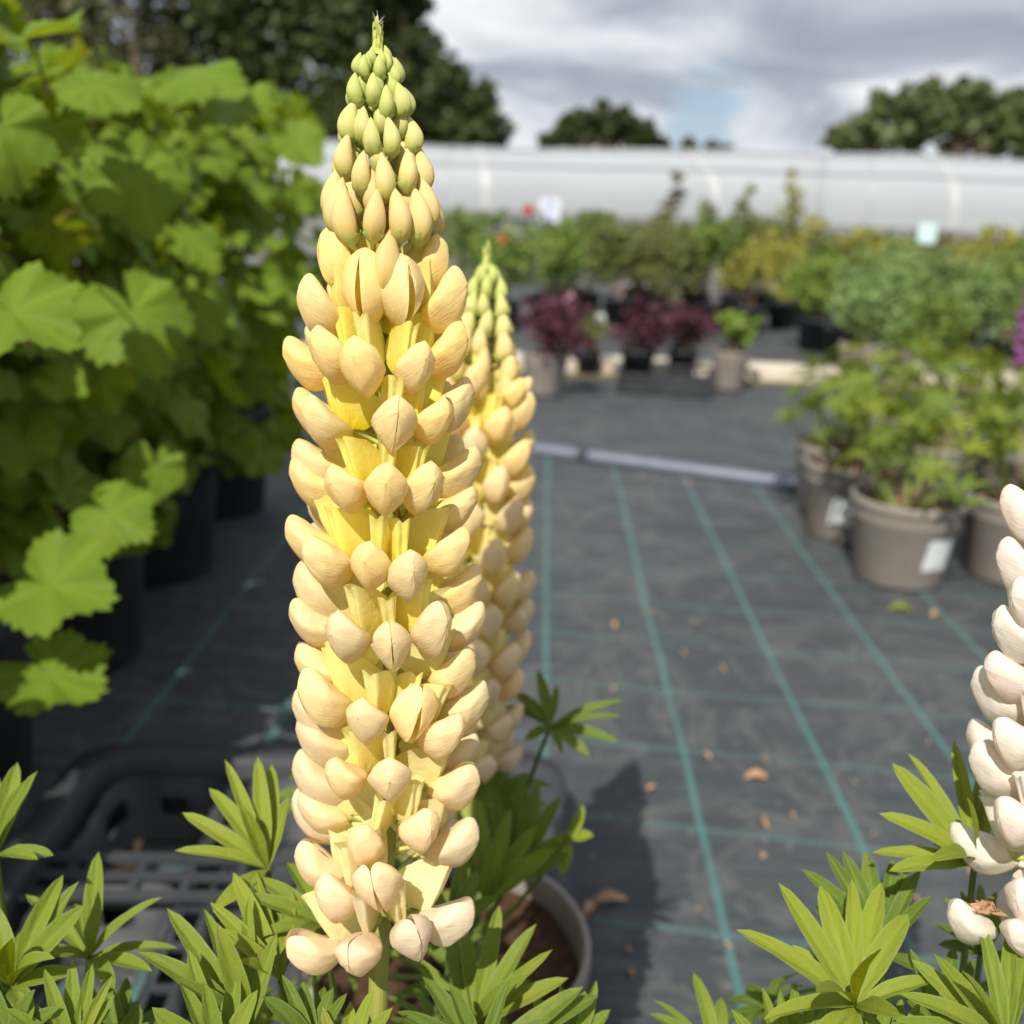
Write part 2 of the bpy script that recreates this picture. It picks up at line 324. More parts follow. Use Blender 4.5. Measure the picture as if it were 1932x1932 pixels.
# directions of the two families of woven guide lines, and their spacing
LA = gp(1245, 1260); LB = gp(1180, 985)
dl = (LA-LB).normalized()
CA = gp(1050, 1405); CB = gp(1800, 1480); dc = (CB-CA).normalized()
def fabric_mat(lines=True):
    m, t, out = newmat('woven_ground_fabric' if lines else 'far_ground_fabric')
    tco = N(t, 'ShaderNodeTexCoord').outputs['Object']; s = N(t, 'ShaderNodeSeparateXYZ')
    wobn = N(t, 'ShaderNodeVectorMath', operation='MULTIPLY_ADD')
    t.links.new(noise_tex(t, tco, 1.6, 2, out='Color'), wobn.inputs[0]); wobn.inputs[1].default_value = (.022, .022, 0); t.links.new(tco, wobn.inputs[2])
    t.links.new(wobn.outputs[0], s.inputs[0]); X, Y = s.outputs[0], s.outputs[1]
    def fam(d, p0, sp, w, soft):
        nx, ny = -d.y, d.x; off = nx*p0.x+ny*p0.y
        v = math_(t, 'ADD', math_(t, 'MULTIPLY', X, nx), math_(t, 'MULTIPLY', Y, ny))
        v = math_(t, 'DIVIDE', math_(t, 'SUBTRACT', v, off + .011*(nx+ny)), sp)
        fr = math_(t, 'ABSOLUTE', math_(t, 'SUBTRACT', math_(t, 'FRACT', math_(t, 'ADD', v, 0.5)), 0.5))
        return ramp(t, fr, [(0, (1, 1, 1)), (w/sp/2, (1, 1, 1)), (w/sp/2+soft, (0, 0, 0))])
    big = noise_tex(t, tco, 2.2, 5, .6)
    base = mixc(t, big, (0.024, 0.030, 0.035), (0.052, 0.061, 0.068))
    # ribbed weave running across
    nrm = Vector((-dc.y, dc.x))
    def wave(d, sc):
        v = math_(t, 'ADD', math_(t, 'MULTIPLY', X, -d.y*sc), math_(t, 'MULTIPLY', Y, d.x*sc)); return math_(t, 'SINE', v)
    weave = math_(t, 'MULTIPLY', wave(dc, 1800), wave(dl, 1800))
    base = mixc(t, math_(t, 'MULTIPLY', math_(t, 'ADD', weave, 1), .22), base, (0.035, 0.037, 0.038))
    str_ = noise_tex(t, mapv(t, tco, (3, 70, 1)), 1.0, 3, .6)
    base = mixc(t, ramp(t, str_, [(.4, (0, 0, 0)), (.7, (.35, .35, .35))]), base, (0.080, 0.086, 0.088))
    dust = noise_tex(t, tco, 14, 6, .72)
    base = mixc(t, ramp(t, dust, [(.52, (0, 0, 0)), (.78, (.65, .65, .65))]), base, (0.125, 0.128, 0.125))
    stain = noise_tex(t, tco, 3.4, 5, .7, 1.2)
    base = mixc(t, ramp(t, stain, [(.50, (0, 0, 0)), (.53, (.35, .35, .35)), (.58, (.05, .05, .05))]), base, (0.13, 0.13, 0.12))
    sp2_ = N(t, 'ShaderNodeTexVoronoi'); sp2_.inputs['Scale'].default_value = 90; t.links.new(tco, sp2_.inputs['Vector'])
    base = mixc(t, ramp(t, sp2_.outputs['Distance'], [(0.07, (.5, .5, .5)), (0.16, (0, 0, 0))]), base, (0.17, 0.155, 0.13))
    spots = N(t, 'ShaderNodeTexVoronoi'); spots.inputs['Scale'].default_value = 26; t.links.new(tco, spots.inputs['Vector'])
    base = mixc(t, ramp(t, spots.outputs['Distance'], [(0.05, (.45, .45, .45)), (0.12, (0, 0, 0))]), base, (0.24, 0.235, 0.22))
    if lines:
        l1 = fam(dl, LA, 0.181, 0.0065, .012); l2 = fam(dc, CA, 0.177, 0.008, .014)
        wear = ramp(t, noise_tex(t, tco, 5, 3), [(.3, (.55, .55, .55)), (.7, (1, 1, 1))])
        base = mixc(t, math_(t, 'MULTIPLY', math_(t, 'MULTIPLY', l2, wear), .55), base, (0.070, 0.145, 0.140))
        base = mixc(t, math_(t, 'MULTIPLY', math_(t, 'MULTIPLY', l1, wear), .72), base, (0.070, 0.185, 0.175))
    p = N(t, 'ShaderNodeBsdfPrincipled'); p.inputs['Roughness'].default_value = .62; p.inputs['Specular IOR Level'].default_value = .35
    t.links.new(base, p.inputs['Base Color'])
    h = math_(t, 'ADD', weave, math_(t, 'MULTIPLY', noise_tex(t, tco, 30, 3), 3))
    t.links.new(bumpn(t, h, .25, .0012), p.inputs['Normal']); t.links.new(p.outputs[0], out.inputs[0]); return m
def sheet(name, x0, x1, y0, y1, z, mat, n=40, amp=.003):
    mb = MB(); pts = []; uvs = []
    for i in range(n+1):
        for j in range(n+1):
            x = x0+(x1-x0)*i/n; y = y0+(y1-y0)*j/n
            pts.append((x, y, z+amp*noise.noise(Vector((x*2.1, y*2.1, 3))))); uvs.append((i/n, j/n))
    mb.grid(pts, uvs, n+1, n+1)
    return tag(mb.build(name, mat), kind='structure')
PA = gp(1010, 862); PB = gp(1535, 934)          # the pipe's line
STRIP_Y = gp(1350, 722).y
sheet('weed_fabric', -6, 7, -3, STRIP_Y-.02, .004, fabric_mat(False), 60)
mb = MB(); n = 50; pts = []; pd_ = (PB-PA)
for i in range(n+1):
    for j in range(n+1):
        x = -4+9.5*i/n; ye = PA.y+(x-PA.x)*pd_.y/pd_.x-.01; yy = -2.5+(ye+2.5)*j/n
        pts.append((x, yy, .0095+.003*noise.noise(Vector((x*2.1, yy*2.1, 3)))))
mb.grid(pts, [(0, 0)]*len(pts), n+1, n+1); tag(mb.build('lined_weed_fabric', fabric_mat()), kind='structure')
sheet('bed_fabric', -8, 9, STRIP_Y+.3, 9.0, .005, fabric_mat(False), 30)

# pipe
mb = MB(); d = (PB-PA).normalized(); a = PA-d*1.6; b = PB+d*2.2
mb.tube([a+Vector((0, 0, .022)), PA+Vector((0, 0, .022)), PB+Vector((0, 0, .022)), b+Vector((0, 0, .022))], .018, 16)
pipe = mb.build('irrigation_pipe', M_pipe)
tag(pipe, 'long grey-blue plastic pipe lying across the black ground fabric', 'pipe')
for px in (1100,):
    c = gp(px, 862+(px-1010)*.137); c.z = .022
    mb = MB(); mb.tube([c-d*.014, c+d*.014], .0215, 16); mb.build('joint', M_black, pipe)

# pale edging strip: separate slabs butted end to end
mb = MB(); x = -5.0; k = 0
while x < 8:
    w = .9; mb.box((x+w/2, STRIP_Y+.13, .03), (w-.008, .21, .06)); x += w
e = mb.build('edging_kerb', M_timber, smooth=False)
tag(e, 'pale sandy kerb strip running across behind the grey pipe', 'kerb')
mb = MB(); mb.box((1.5, STRIP_Y-.035, .012), (13, .06, .014))
M_moss = plain('mossy_grit', (0.17, 0.15, 0.06), (0.11, 0.10, 0.06), .95, 25, .8, .01)
tag(mb.build('grit', M_moss, smooth=False), kind='structure')

# ------------------------------------------------------------------ trees
def leaf_cloud(mb, blobs, n, size, rg, shell=.45):
    vols = [b[3]**2 for b in blobs]; tot = sum(vols)
    for b, vv in zip(blobs, vols):
        for _ in range(int(n*vv/tot)):
            while True:
                q = Vector((rg.uniform(-1, 1), rg.uniform(-1, 1), rg.uniform(-1, 1)))
                if .02 < q.length <= 1: break
            l = q.length; q = q/l*(l**shell)
            q *= (1 + .55*noise.noise(q*2.6+Vector((b[0], b[2], 0))*1.7))
            p = Vector(b[:3]) + Vector((q.x, q.y, q.z*.88))*b[3]
            s = size*rg.uniform(.6, 1.35)
            x = Vector((rg.gauss(0, 1), rg.gauss(0, 1), rg.gauss(0, .7))).normalized(); y = x.orthogonal().normalized()
            y = (Matrix.Rotation(rg.uniform(0, 6.28), 3, x) @ y)*s*.38; x = x*s*.5; z = x.cross(y).normalized()*s*.12
            mb.add([p-x, p+y+z, p+x, p-y+z], [(0, 1, 2, 3)], [(0, .5), (.5, 1), (1, .5), (.5, 0)])
def tree(label, blobs_px, depth, mat, n, size, trunk_px, group='trees behind the polytunnels', seed=1):
    rg = random.Random(seed)
    blobs = []
    for (px, py, r) in blobs_px:
        p = at(px, py, depth+rg.uniform(-1, 1)); blobs.append((p.x, p.y, p.z, r*depth/FP))
    base = at(trunk_px, 400, depth); base.z = 0
    t = thing('broadleaf_tree', label, 'tree', base, group)
    sub = []
    for b in blobs:
        sub.append((b[0], b[1], b[2], b[3]*.80))
        for _ in range(16):
            q = Vector((rg.gauss(0, 1), rg.gauss(0, 1), rg.gauss(0, 1))).normalized()*b[3]*rg.uniform(.78, 1.12)
            sub.append((b[0]+q.x, b[1]+q.y, b[2]+q.z, b[3]*rg.uniform(.10, .30)))
    mb = MB(); leaf_cloud(mb, [(b[0]-base.x, b[1]-base.y, b[2], b[3]) for b in sub], n, size, rg)
    mb.build('crown', mat, t)
    mb = MB(); top = max(b[2] for b in blobs)
    mb.tube([(0, 0, 0), (.05, 0, top*.4), (-.1, 0, top*.8)], [.28, .2, .07], 10)
    for b in blobs:
        q = Vector((b[0]-base.x, b[1]-base.y, b[2])); s0 = Vector((0, 0, min(top*.5, b[2]*.6)))
        mb.tube([s0, s0.lerp(q, .5)+Vector((0, 0, .3)), q], [.12, .08, .03], 6)
    mb.build('trunk', M_bark, t)
tree('dark broad tree standing behind the yellow lupin spike, left of the open sky',
     [(700, 40, 110), (760, 120, 110), (820, 190, 95), (895, 215, 62), (700, 190, 110), (740, -60, 100), (930, 245, 40), (640, 235, 80), (850, 255, 60)], 46, M_tree, 15000, .48, 760, seed=3)
tree('tall dark tree rising behind the middle of the grape vines',
     [(480, 60, 130), (430, 150, 120), (540, 200, 100), (370, 40, 90), (520, -40, 120), (580, 20, 75), (560, 250, 70), (400, 240, 80)], 48, M_tree, 9500, .48, 470, seed=4)
tree('thin brownish tree with sky showing through at the far upper left',
     [(230, 40, 110), (120, 60, 100), (300, 110, 80), (60, 20, 90), (200, -50, 120), (30, 130, 90), (180, 140, 80)], 44, M_tree3, 5600, .42, 280, seed=5)
tree('low rounded dark tree above the middle of the white polytunnel roof',
     [(1120, 240, 42), (1075, 250, 34), (1170, 245, 38), (1215, 262, 28), (1040, 268, 20), (1250, 275, 14)], 52, M_tree, 5200, .42, 1130, seed=6)
tree('wide green tree above the right end of the polytunnel roof',
     [(1700, 235, 62), (1780, 215, 62), (1860, 225, 66), (1930, 235, 70), (1625, 252, 48), (1590, 268, 32), (1820, 190, 40), (1990, 230, 80)], 50, M_tree2, 8500, .48, 1800, seed=7)
tree('small wispy tree low on the skyline, right of the rounded dark tree',
     [(1300, 276, 17), (1345, 280, 13), (1370, 284, 9)], 52, M_tree3, 800, .30, 1310, seed=8)

# ------------------------------------------------------------------ polytunnels
def film_mat():
    m, t, out = newmat('white_polythene_film'); tco = N(t, 'ShaderNodeTexCoord').outputs['Object']
    n = noise_tex(t, mapv(t, tco, (.5, 1.2, 1.2)), 1.0, 4)
    c = mixc(t, n, (0.275, 0.292, 0.312), (0.335, 0.350, 0.368)); p = N(t, 'ShaderNodeBsdfPrincipled')
    p.inputs['Roughness'].default_value = .8; p.inputs['Specular IOR Level'].default_value = .15; t.links.new(c, p.inputs['Base Color'])
    t.links.new(bumpn(t, n, .3, .05), p.inputs['Normal']); t.links.new(p.outputs[0], out.inputs[0]); return m
M_film = film_mat()
M_stripe = plain('pale_cover_stripe', (0.37, 0.38, 0.385), (0.34, 0.35, 0.36), .5, 3, 0)
M_hoopd2 = plain('pale_grey_purlin', (0.22, 0.235, 0.255), (0.26, 0.27, 0.28), .5, 3, 0)
M_hoopd = plain('grey_hoop_steel', (0.30, 0.32, 0.34), (0.25, 0.27, 0.28), .5, 3, 0)
M_band = plain('grey_side_netting', (0.17, 0.175, 0.175), (0.22, 0.22, 0.22), .8, 3, 0)
M_dkgreen = plain('dark_green_base_sheet', (0.035, 0.06, 0.055), (0.05, 0.075, 0.065), .8, 3, 0)
def tunnel(label, p0, p1, zt0, zt1, hoops, stripes, dist_w=5.0):
    L = (p1-p0); ln = L.length; d = L/ln; nrm = Vector((-d.y, d.x, 0))   # away from the camera
    t = thing('polytunnel', label, 'polytunnel', p0, 'white polytunnels across the background', math.atan2(d.y, d.x))
    hw = dist_w/2
    def P(u, a, off=0.0):      # a: 0 near ground edge .. pi far edge
        h = (zt0+(zt1-zt0)*u) + .05*math.sin(u*9)
        zb = .38; y = hw - (hw+off)*math.cos(a); z = zb + (h-zb+off)*(max(0.0, math.sin(a))**.66)
        sag = -.025*abs(math.sin(u*ln/2.4*math.pi))**.7*math.sin(a)
        return Vector((u*ln, y, z+sag))
    mb = MB(); nu, na = 90, 26; pts = [P(i/nu, math.pi*j/na) for i in range(nu+1) for j in range(na+1)]
    mb.grid(pts, [(0, 0)]*len(pts), nu+1, na+1); mb.build('film_cover', M_film, t)
    for a in (.55, 1.05):
        mb = MB(); pts = [P(i/nu, a, .03+k*.0).__add__(Vector((0, 0, k*.05))) for i in range(nu+1) for k in (0, 1)]
        mb.grid(pts, [(0, 0)]*len(pts), nu+1, 2); mb.build('purlin_line', M_hoopd2, t)
    for name, lst, r, mat, lean in (('hoop', hoops, .05, M_hoopd, .0), ('pale_stripe', stripes, .11, M_stripe, .9)):  # second set: pale curved stripes, lighter than the film, laid just over it
        for u in lst:
            mb = MB(); k = 22
            ptsA = []
            for j in range(k+1):
                a = math.pi*j/k; uu = u + lean/ln*(math.sin(a)**2)*(-.6 if u < .6 else -1.3)
                for s in (-1, 1):
                    ptsA.append(P(min(max(uu+s*r/ln, 0), 1), a, .02))
            mb.grid(ptsA, [(0, 0)]*len(ptsA), k+1, 2); mb.build(name, mat, t)
    mb = MB(); mb.box((ln/2, .03, .29), (ln, .04, .20)); mb.build('side_netting', M_band, t, smooth=False)
    mb = MB(); mb.box((ln/2, .035, .095), (ln, .03, .19)); mb.build('base_sheet', M_dkgreen, t, smooth=False)
    mb = MB()
    x = 1.0
    while x < ln: mb.box((x, -.02, .25), (.06, .05, .5)); x += 2.4
    mb.build('side_posts', M_wood, t, smooth=False)
def far(px, dist):
    p = at(px, 400, 1); q = (p-CAM); q.z = 0; q *= dist/q.y; return Vector((q.x, dist, 0))
def ztop(px, py, dist):
    d = ray(px, py); return CAM.z + d.z/d.y*dist
tunnel('long white polytunnel reaching from behind the grape vines to the blue patch of sky', far(250, 30), far(1580, 28.3),
       ztop(600, 268, 32), ztop(1580, 291, 30.8), [.455], [.518, .838])
tunnel('nearer white polytunnel at the right under the wide green tree', far(1552, 28), far(2500, 26),
       ztop(1580, 290, 30.5), ztop(1932, 297, 30), [.10, .6], [.28, .8])

# ------------------------------------------------------------------ pots and shrubs
def pot_mesh(r, h, style=0):
    rb = r*.80; mb = MB(); w = .0035
    pr = [(0.001, .003), (rb*.96, .003), (rb, .008), (r*.93, h*.74), (r*.955, h*.76), (r*.96, h*.80), (r*.955, h*.88), (r*.985, h*.90), (r*1.0, h*.92), (r*1.0, h*.985),
          (r*.99, h), (r*.955, h), (r*.945, h*.98), (r*.93, h*.86), (r*.925, h*.80)]
    if style: pr = [(0.001, .003), (rb, .003), (r*.94, h*.86), (r*.99, h*.87), (r, h*.97), (r*.98, h), (r*.94, h), (r*.92, h*.8)]
    mb.lathe(pr, 48); return mb
def soil_mb(r, z, rg):
    mb = MB(); n = 22; pts = []
    for i in range(n):
        for j in range(28):
            rr = r*i/(n-1); a = 2*math.pi*j/28
            pts.append((rr*math.cos(a), rr*math.sin(a), z + .006*noise.noise(Vector((rr*60*math.cos(a), rr*60*math.sin(a), rg.random()*.1+z*9)))))
    mb.grid(pts, [(0, 0)]*len(pts), n, 28, 0, True); return mb
POT = {}
def add_pot(t, r, h, mat, seed=0, soilz=.86):
    key = (r, h, mat.name)
    if key not in POT:
        POT[key] = (pot_mesh(r, h, 1 if mat is M_black else 0).mesh('pot', mat), soil_mb(r*.925, h*soilz, random.Random(seed)).mesh('soil', M_soil))
    a = put('pot', POT[key][0], t); put('soil', POT[key][1], t); return a
def pot_label(t, r, h, ang, w=.062, hh=.055, z=None, tilt=.1):
    mb = MB(); pts = []; z0 = (z if z else h*.42)
    n = 8
    for i in range(n+1):
        for j in range(5):
            zz_ = z0+(j/4-.5)*hh; rr = (r*.80+(r*.93-r*.80)*zz_/(h*.74))+.0018
            a = ang+(i/n-.5)*w/rr - tilt*(j/4-.5)*-.35
            pts.append((rr*math.cos(a), rr*math.sin(a), zz_))
    mb.grid(pts, [(0, 0)]*len(pts), n+1, 5); mb.build('pot_label', M_label, t)
def shrub(label, p, ph, pw, mat, potmat, pr=.105, pth=.17, n=1100, size=.03, seed=0, cat='potted shrub', group=None, shape='round', flowers=None, name='potted_shrub', lab=None):
    rg = random.Random(seed); t = thing(name, label, cat, p, group, rg.uniform(0, 6) if lab is None else 0)
    add_pot(t, pr, pth, potmat, seed)
    bl = []; H = ph
    if shape == 'round':
        for k in range(7):
            a = rg.uniform(0, 6.28); q = pw*.28
            bl.append((q*math.cos(a), q*math.sin(a), pth+H*rg.uniform(.25, .72), pw*rg.uniform(.26, .36)))
    elif shape == 'tall':
        for k in range(8):
            bl.append((rg.gauss(0, pw*.12), rg.gauss(0, pw*.12), pth+H*(k+.8)/8.4, pw*.30*(1.15-k/9)))
    else:
        for k in range(9):
            a = rg.uniform(0, 6.28); q = pw*.34*math.sqrt(rg.random())
            bl.append((q*math.cos(a), q*math.sin(a), pth+H*rg.uniform(.1, .9), pw*rg.uniform(.10, .22)))
    sprigs = []
    for _ in range(9 if shape == 'round' else 6):
        b = rg.choice(bl); q = Vector((rg.gauss(0, .6), rg.gauss(0, .6), abs(rg.gauss(.6, .5)))).normalized()
        for e in (1.0, 1.25, 1.45): sprigs.append((b[0]+q.x*b[3]*e, b[1]+q.y*b[3]*e, b[2]+q.z*b[3]*e, b[3]*.30/e))
    mb = MB(); leaf_cloud(mb, bl+sprigs, n, size, rg, .8); mb.build('foliage', mat, t)
    mb = MB()
    for b in bl:
        mb.tube([(rg.uniform(-.02, .02), rg.uniform(-.02, .02), pth*.8), (b[0]*.6, b[1]*.6, (pth+b[2])/2), b[:3]], [.005, .004, .002], 5)
    mb.build('stems', M_cane, t)
    if flowers:
        for (fm, k, fr) in flowers:
            for _ in range(k):
                a = rg.uniform(3.6, 5.8); q = Vector((pw*.35*math.cos(a), pw*.35*math.sin(a), pth+H*rg.uniform(.6, 1.02)))
                mb = MB(); leaf_cloud(mb, [(q.x, q.y, q.z, fr)], 40, fr*1.1, rg, .5); mb.build('flower', M_sh[fm], t)
    if lab: pot_label(t, pr, pth, lab)
    return t
def px_at_y(px, y):                     # ground point under pixel column px, at world distance y
    d = ray(px, 620); return Vector((d.x/d.y*y, y, 0))
# back rows of shrubs in black pots
G1 = 'shrubs in black pots on the far bed'
back = [
 (870, 6.0, 0.50, 0.43, 'green', 'round', 'green rose bush with one red bloom, just right of the lupin buds', [('red', 1, .045)]),
 (948, 5.7, 0.42, 0.40, 'green', 'round', 'low green bush with small orange blooms behind the second lupin tip', [('orange', 2, .02)]),
 (1030, 6.2, 0.47, 0.38, 'green', 'round', 'bright green bush with a deep red bloom under the blue and white sign', [('red', 1, .025)]),
 (1100, 6.4, 0.51, 0.40, 'green', 'round', 'mid green rounded bush left of the brown-tinged shrubs on the far bed', None),
 (1165, 6.2, 0.50, 0.38, 'olive', 'round', 'olive green bush behind the right-hand purple plants', None),
 (1235, 6.7, 0.74, 0.38, 'bronze', 'tall', 'tall bronze-tinged shrub against the polytunnel wall', None),
 (1262, 6.0, 0.50, 0.35, 'olive', 'round', 'dull olive shrub at the front of the far bed, left of the darker one', None),
 (1335, 6.1, 0.52, 0.35, 'green', 'round', 'dark green shrub directly behind the small potted plant by the kerb', None),
 (1380, 6.8, 0.69, 0.38, 'olive', 'tall', 'tall olive shrub with a dark feathery top near the pale stripe of the tunnel', None),
 (1408, 6.0, 0.52, 0.33, 'golden', 'round', 'yellow-green shrub left of the pointed golden one', None),
 (1475, 6.4, 0.79, 0.35, 'golden', 'tall', 'pointed golden-green shrub, the tallest golden one of the far bed', None),
 (1195, 6.9, .50, .40, 'green', 'round', 'green shrub in the back row between the olive bush and the bronze one', None),
 (1065, 6.8, .46, .40, 'green', 'round', 'green shrub in the back row left of the olive bush', None),
 (1430, 7.3, .56, .42, 'olive', 'round', 'broad olive shrub at the back behind the yellow-green one', None),
 (1300, 7.4, .54, .44, 'olive', 'round', 'broad dull shrub at the back under the slender young tree', None),
 (1525, 6.9, 0.45, 0.33, 'olive', 'round', 'small olive shrub at the right end of the far bed', None)]
for i, (px, y, ph, pw, k, shp, lb, fl) in enumerate(back):
    shrub(lb, px_at_y(px, y), ph, pw, M_sh[k], M_black, .10, .17, 1300, .034, 20+i, group=G1, shape=shp, flowers=fl)
shrub('slender young tree with one dark tuft of leaves on top, standing above the far shrubs', px_at_y(1305, 7.2), .62, .12, M_sh['olive'], M_black, .10, .17, 420, .03, 60, shape='tall', cat='young tree', name='potted_sapling')
# golden shrubs far right
for i, (px, y, ph, pw, k, shp, lb) in enumerate([
 (1590, 7.6, .40, .34, 'golden', 'round', 'straw-coloured shrub behind the leftmost of the big green bushes'),
 (1655, 7.4, .44, .36, 'golden', 'round', 'pale yellow shrub left of the turquoise sign'),
 (1740, 7.6, .50, .42, 'bronze', 'round', 'brownish grassy shrub behind the turquoise sign'),
 (1815, 7.2, .52, .40, 'golden', 'round', 'golden shrub in the far row, right of the turquoise sign'),
 (1900, 7.5, .54, .44, 'bronze', 'round', 'bronze shrub at the far right end of the back row')]):
    shrub(lb, px_at_y(px, y), ph, pw, M_sh[k], M_black, .11, .18, 1200, .04, 80+i, group='yellowing shrubs in the far right row', shape=shp)
# big green bushes in mid distance
for i, (px, y, ph, pw, k, pm, lb, la) in enumerate([
 (1545, 5.4, .33, .30, 'lime', M_black, 'lime green bush in a black pot at the left end of the big green bushes', None),
 (1600, 5.0, .36, .38, 'bluegreen', M_black, 'blue-green bush in a black pot behind the bush with lime shoots', None),
 (1700, 5.3, .40, .42, 'bluegreen', M_black, 'tall blue-green bush in the middle of the back row of green bushes', None),
 (1805, 5.2, .42, .44, 'bluegreen', M_black, 'high rounded blue-green bush, tallest in its row', None),
 (1640, 4.35, .27, .30, 'bluegreen', M_taupe, 'green bush in a taupe pot with a white label, nearest the pale kerb end', -1.5),
 (1735, 4.45, .29, .34, 'green', M_taupe, 'loose green bush in a taupe pot, second from the kerb end', -1.7),
 (1815, 4.6, .27, .32, 'bluegreen', M_black, 'soft green bush in a black pot with a round white label', -1.6),
 (1900, 4.7, .36, .48, 'green', M_black, 'big dense grass-green dome of leaves at the right edge', -1.7)]):
    shrub(lb, px_at_y(px, y), ph, pw, M_sh[k], pm, .115, .18, 1700, .028, 100+i, group='green bushes in pots at the right', shape='round', lab=la)
# purple plants etc by the kerb
def gpz(px, py): p = gp(px, py); p.z = .008; return p
shrub('dark purple leafy plant in a taupe pot, leftmost by the kerb', gpz(1025, 748), .20, .26, M_sh['purple'], M_taupe, .088, .155, 900, .030, 130, group='purple leaved plants', flowers=[('pink', 1, .016)])
shrub('dark purple plant in a black pot standing left in the black crate', gpz(1200, 722), .19, .22, M_sh['purple'], M_black, .072, .13, 800, .028, 131, group='purple leaved plants')
shrub('dark purple plant in a black pot standing right in the black crate', gpz(1285, 716), .17, .20, M_sh['purple'], M_black, .066, .12, 700, .028, 132, group='purple leaved plants')
shrub('small green plant with white bloom in a black pot between the purple plants', gpz(1108, 712), .16, .13, M_sh['olive'], M_black, .055, .10, 350, .025, 133, cat='potted plant', name='potted_plant', flowers=[('white', 2, .018)])
shrub('fresh green young plant in a tapered taupe pot right of the black crate', gpz(1372, 738), .15, .14, M_sh['lime'], M_taupe, .078, .155, 300, .030, 134, cat='potted plant', name='potted_plant')
# crate
def crate(p, w, dp, h, rz, label):
    t = thing('plastic_crate', label, 'crate', p, None, rz)
    mb = MB()
    for s in (-1, 1):
        mb.box((0, s*dp/2, h-.006), (w, .012, .014)); mb.box((s*w/2, 0, h-.006), (.012, dp-.0125, .014))
        mb.box((0, s*dp/2, h*.5), (w-.002, .006, .008)); mb.box((s*w/2, 0, h*.5), (.006, dp-.02, .008))
    mb.build('rim', M_black, t, smooth=False)
    for s in (-1, 1):
        mb = MB(); mb.box((0, s*dp/2, .012), (w*.98, .0085, .012))
        for i in range(10): mb.box(((-w/2+w*i/9)*.985, s*dp/2, (h-.014)/2), (.008, .0075, h-.013))
        mb.build('side_panel', M_black, t, smooth=False)
        mb = MB(); mb.box((s*w/2, 0, .012), (.0085, dp*.95, .012))
        for i in range(1, 6): mb.box((s*w/2, -dp/2+dp*i/6, (h-.014)/2), (.0075, .008, h-.013))
        mb.build('side_panel', M_black, t, smooth=False)
    mb = MB()
    for i in range(8): mb.box((-w/2+w*(i+.5)/8, 0, .006), (.012, dp-.01, .004))
    for i in range(5): mb.box((0, -dp/2+dp*(i+.5)/5, .0105), (w-.01, .012, .004))
    mb.build('base_grid', M_black, t, smooth=False); return t
crate(gpz(1252, 738), .36, .27, .075, R(-6), 'black slatted plastic crate holding two purple plants in front of the kerb')

# signs on sticks
def sign(label, px, y, z0, z1, w, mat, ink):
    p = px_at_y(px, y); t = thing('plant_sign', label, 'sign', p, None)
    mb = MB(); mb.tube([(0, .006, 0), (0, .006, z1)], .004, 6); mb.build('stick', M_wood, t)
    mb = MB(); mb.box((0, 0, (z0+z1)/2), (w, .004, z1-z0)); b = mb.build('board', mat, t, smooth=False)
    mb = MB(); zc = (z0+z1)/2; hh = z1-z0
    if ink:
        mb.box((0, -.0032, zc+hh*.22), (w*.16, .0015, hh*.34)); mb.box((0, -.0031, zc+hh*.18), (w*.5, .0012, hh*.07)); mb.build('symbol', M_inkb, b, smooth=False)
        for q, l_ in ((.25, .6), (.35, .4)):
            mb = MB(); mb.box((0, -.0032, zc-hh*q), (w*l_, .0015, hh*.045)); mb.build('text_line', M_inkb, b, smooth=False)
sign('small pale blue and white sign on a stick in front of the tunnel wall', 1027, 6.6, ztop(1027, 418, 6.6), ztop(1027, 374, 6.6), .12, M_signw, True)
sign('small pale turquoise sign on a stick above the right-hand green bushes', 1722, 6.4, ztop(1722, 458, 6.4), ztop(1722, 420, 6.4), .11, M_signt, False)

# ------------------------------------------------------------------ lupin leaves
def leaflet(mb, base, tip, width, up, curl=.12, fold=.35, mi=0, nu=12, twist=0, seed=0):
    """lance-shaped blade folded along its midrib"""
    base = Vector(base); tip = Vector(tip); ax = tip-base; L = ax.length
    if L < 1e-5: return
    x = ax/L; y = up.cross(x)
    if y.length < 1e-3: y = x.orthogonal()
    y.normalize(); z = x.cross(y).normalized()
    nv = 7; pts = []; uvs = []
    for i in range(nu):
        u = i/(nu-1)
        w = width*(math.sin(math.pi*min(1, (u*.97+.03))**.80)**.85) if u < 1 else 0
        w = width*max(.0, (u+.05)**.62*(1-u)**.60*1.58)*(.42+.58*min(1, u*2.6+.1))
        zc = curl*L*math.sin(math.pi*u)*.5 - curl*L*.5*u*u*1.1
        tw = twist*u
        for j in range(nv):
            v = j/(nv-1)*2-1
            yy = v*w*math.cos(fold); zz2 = abs(v)*w*math.sin(fold)*(1-.25*abs(v))
            zz2 += .03*w*math.sin(u*23+seed)*abs(v)+.05*w*math.sin(u*9+seed*2)*v
            cy_, sy_ = math.cos(tw), math.sin(tw)
            pts.append(base+x*(u*L)+y*(yy*cy_-zz2*sy_)+z*(zc+yy*sy_+zz2*cy_)); uvs.append((u, .5+v*.5))
    mb.grid(pts, uvs, nu, nv, mi)
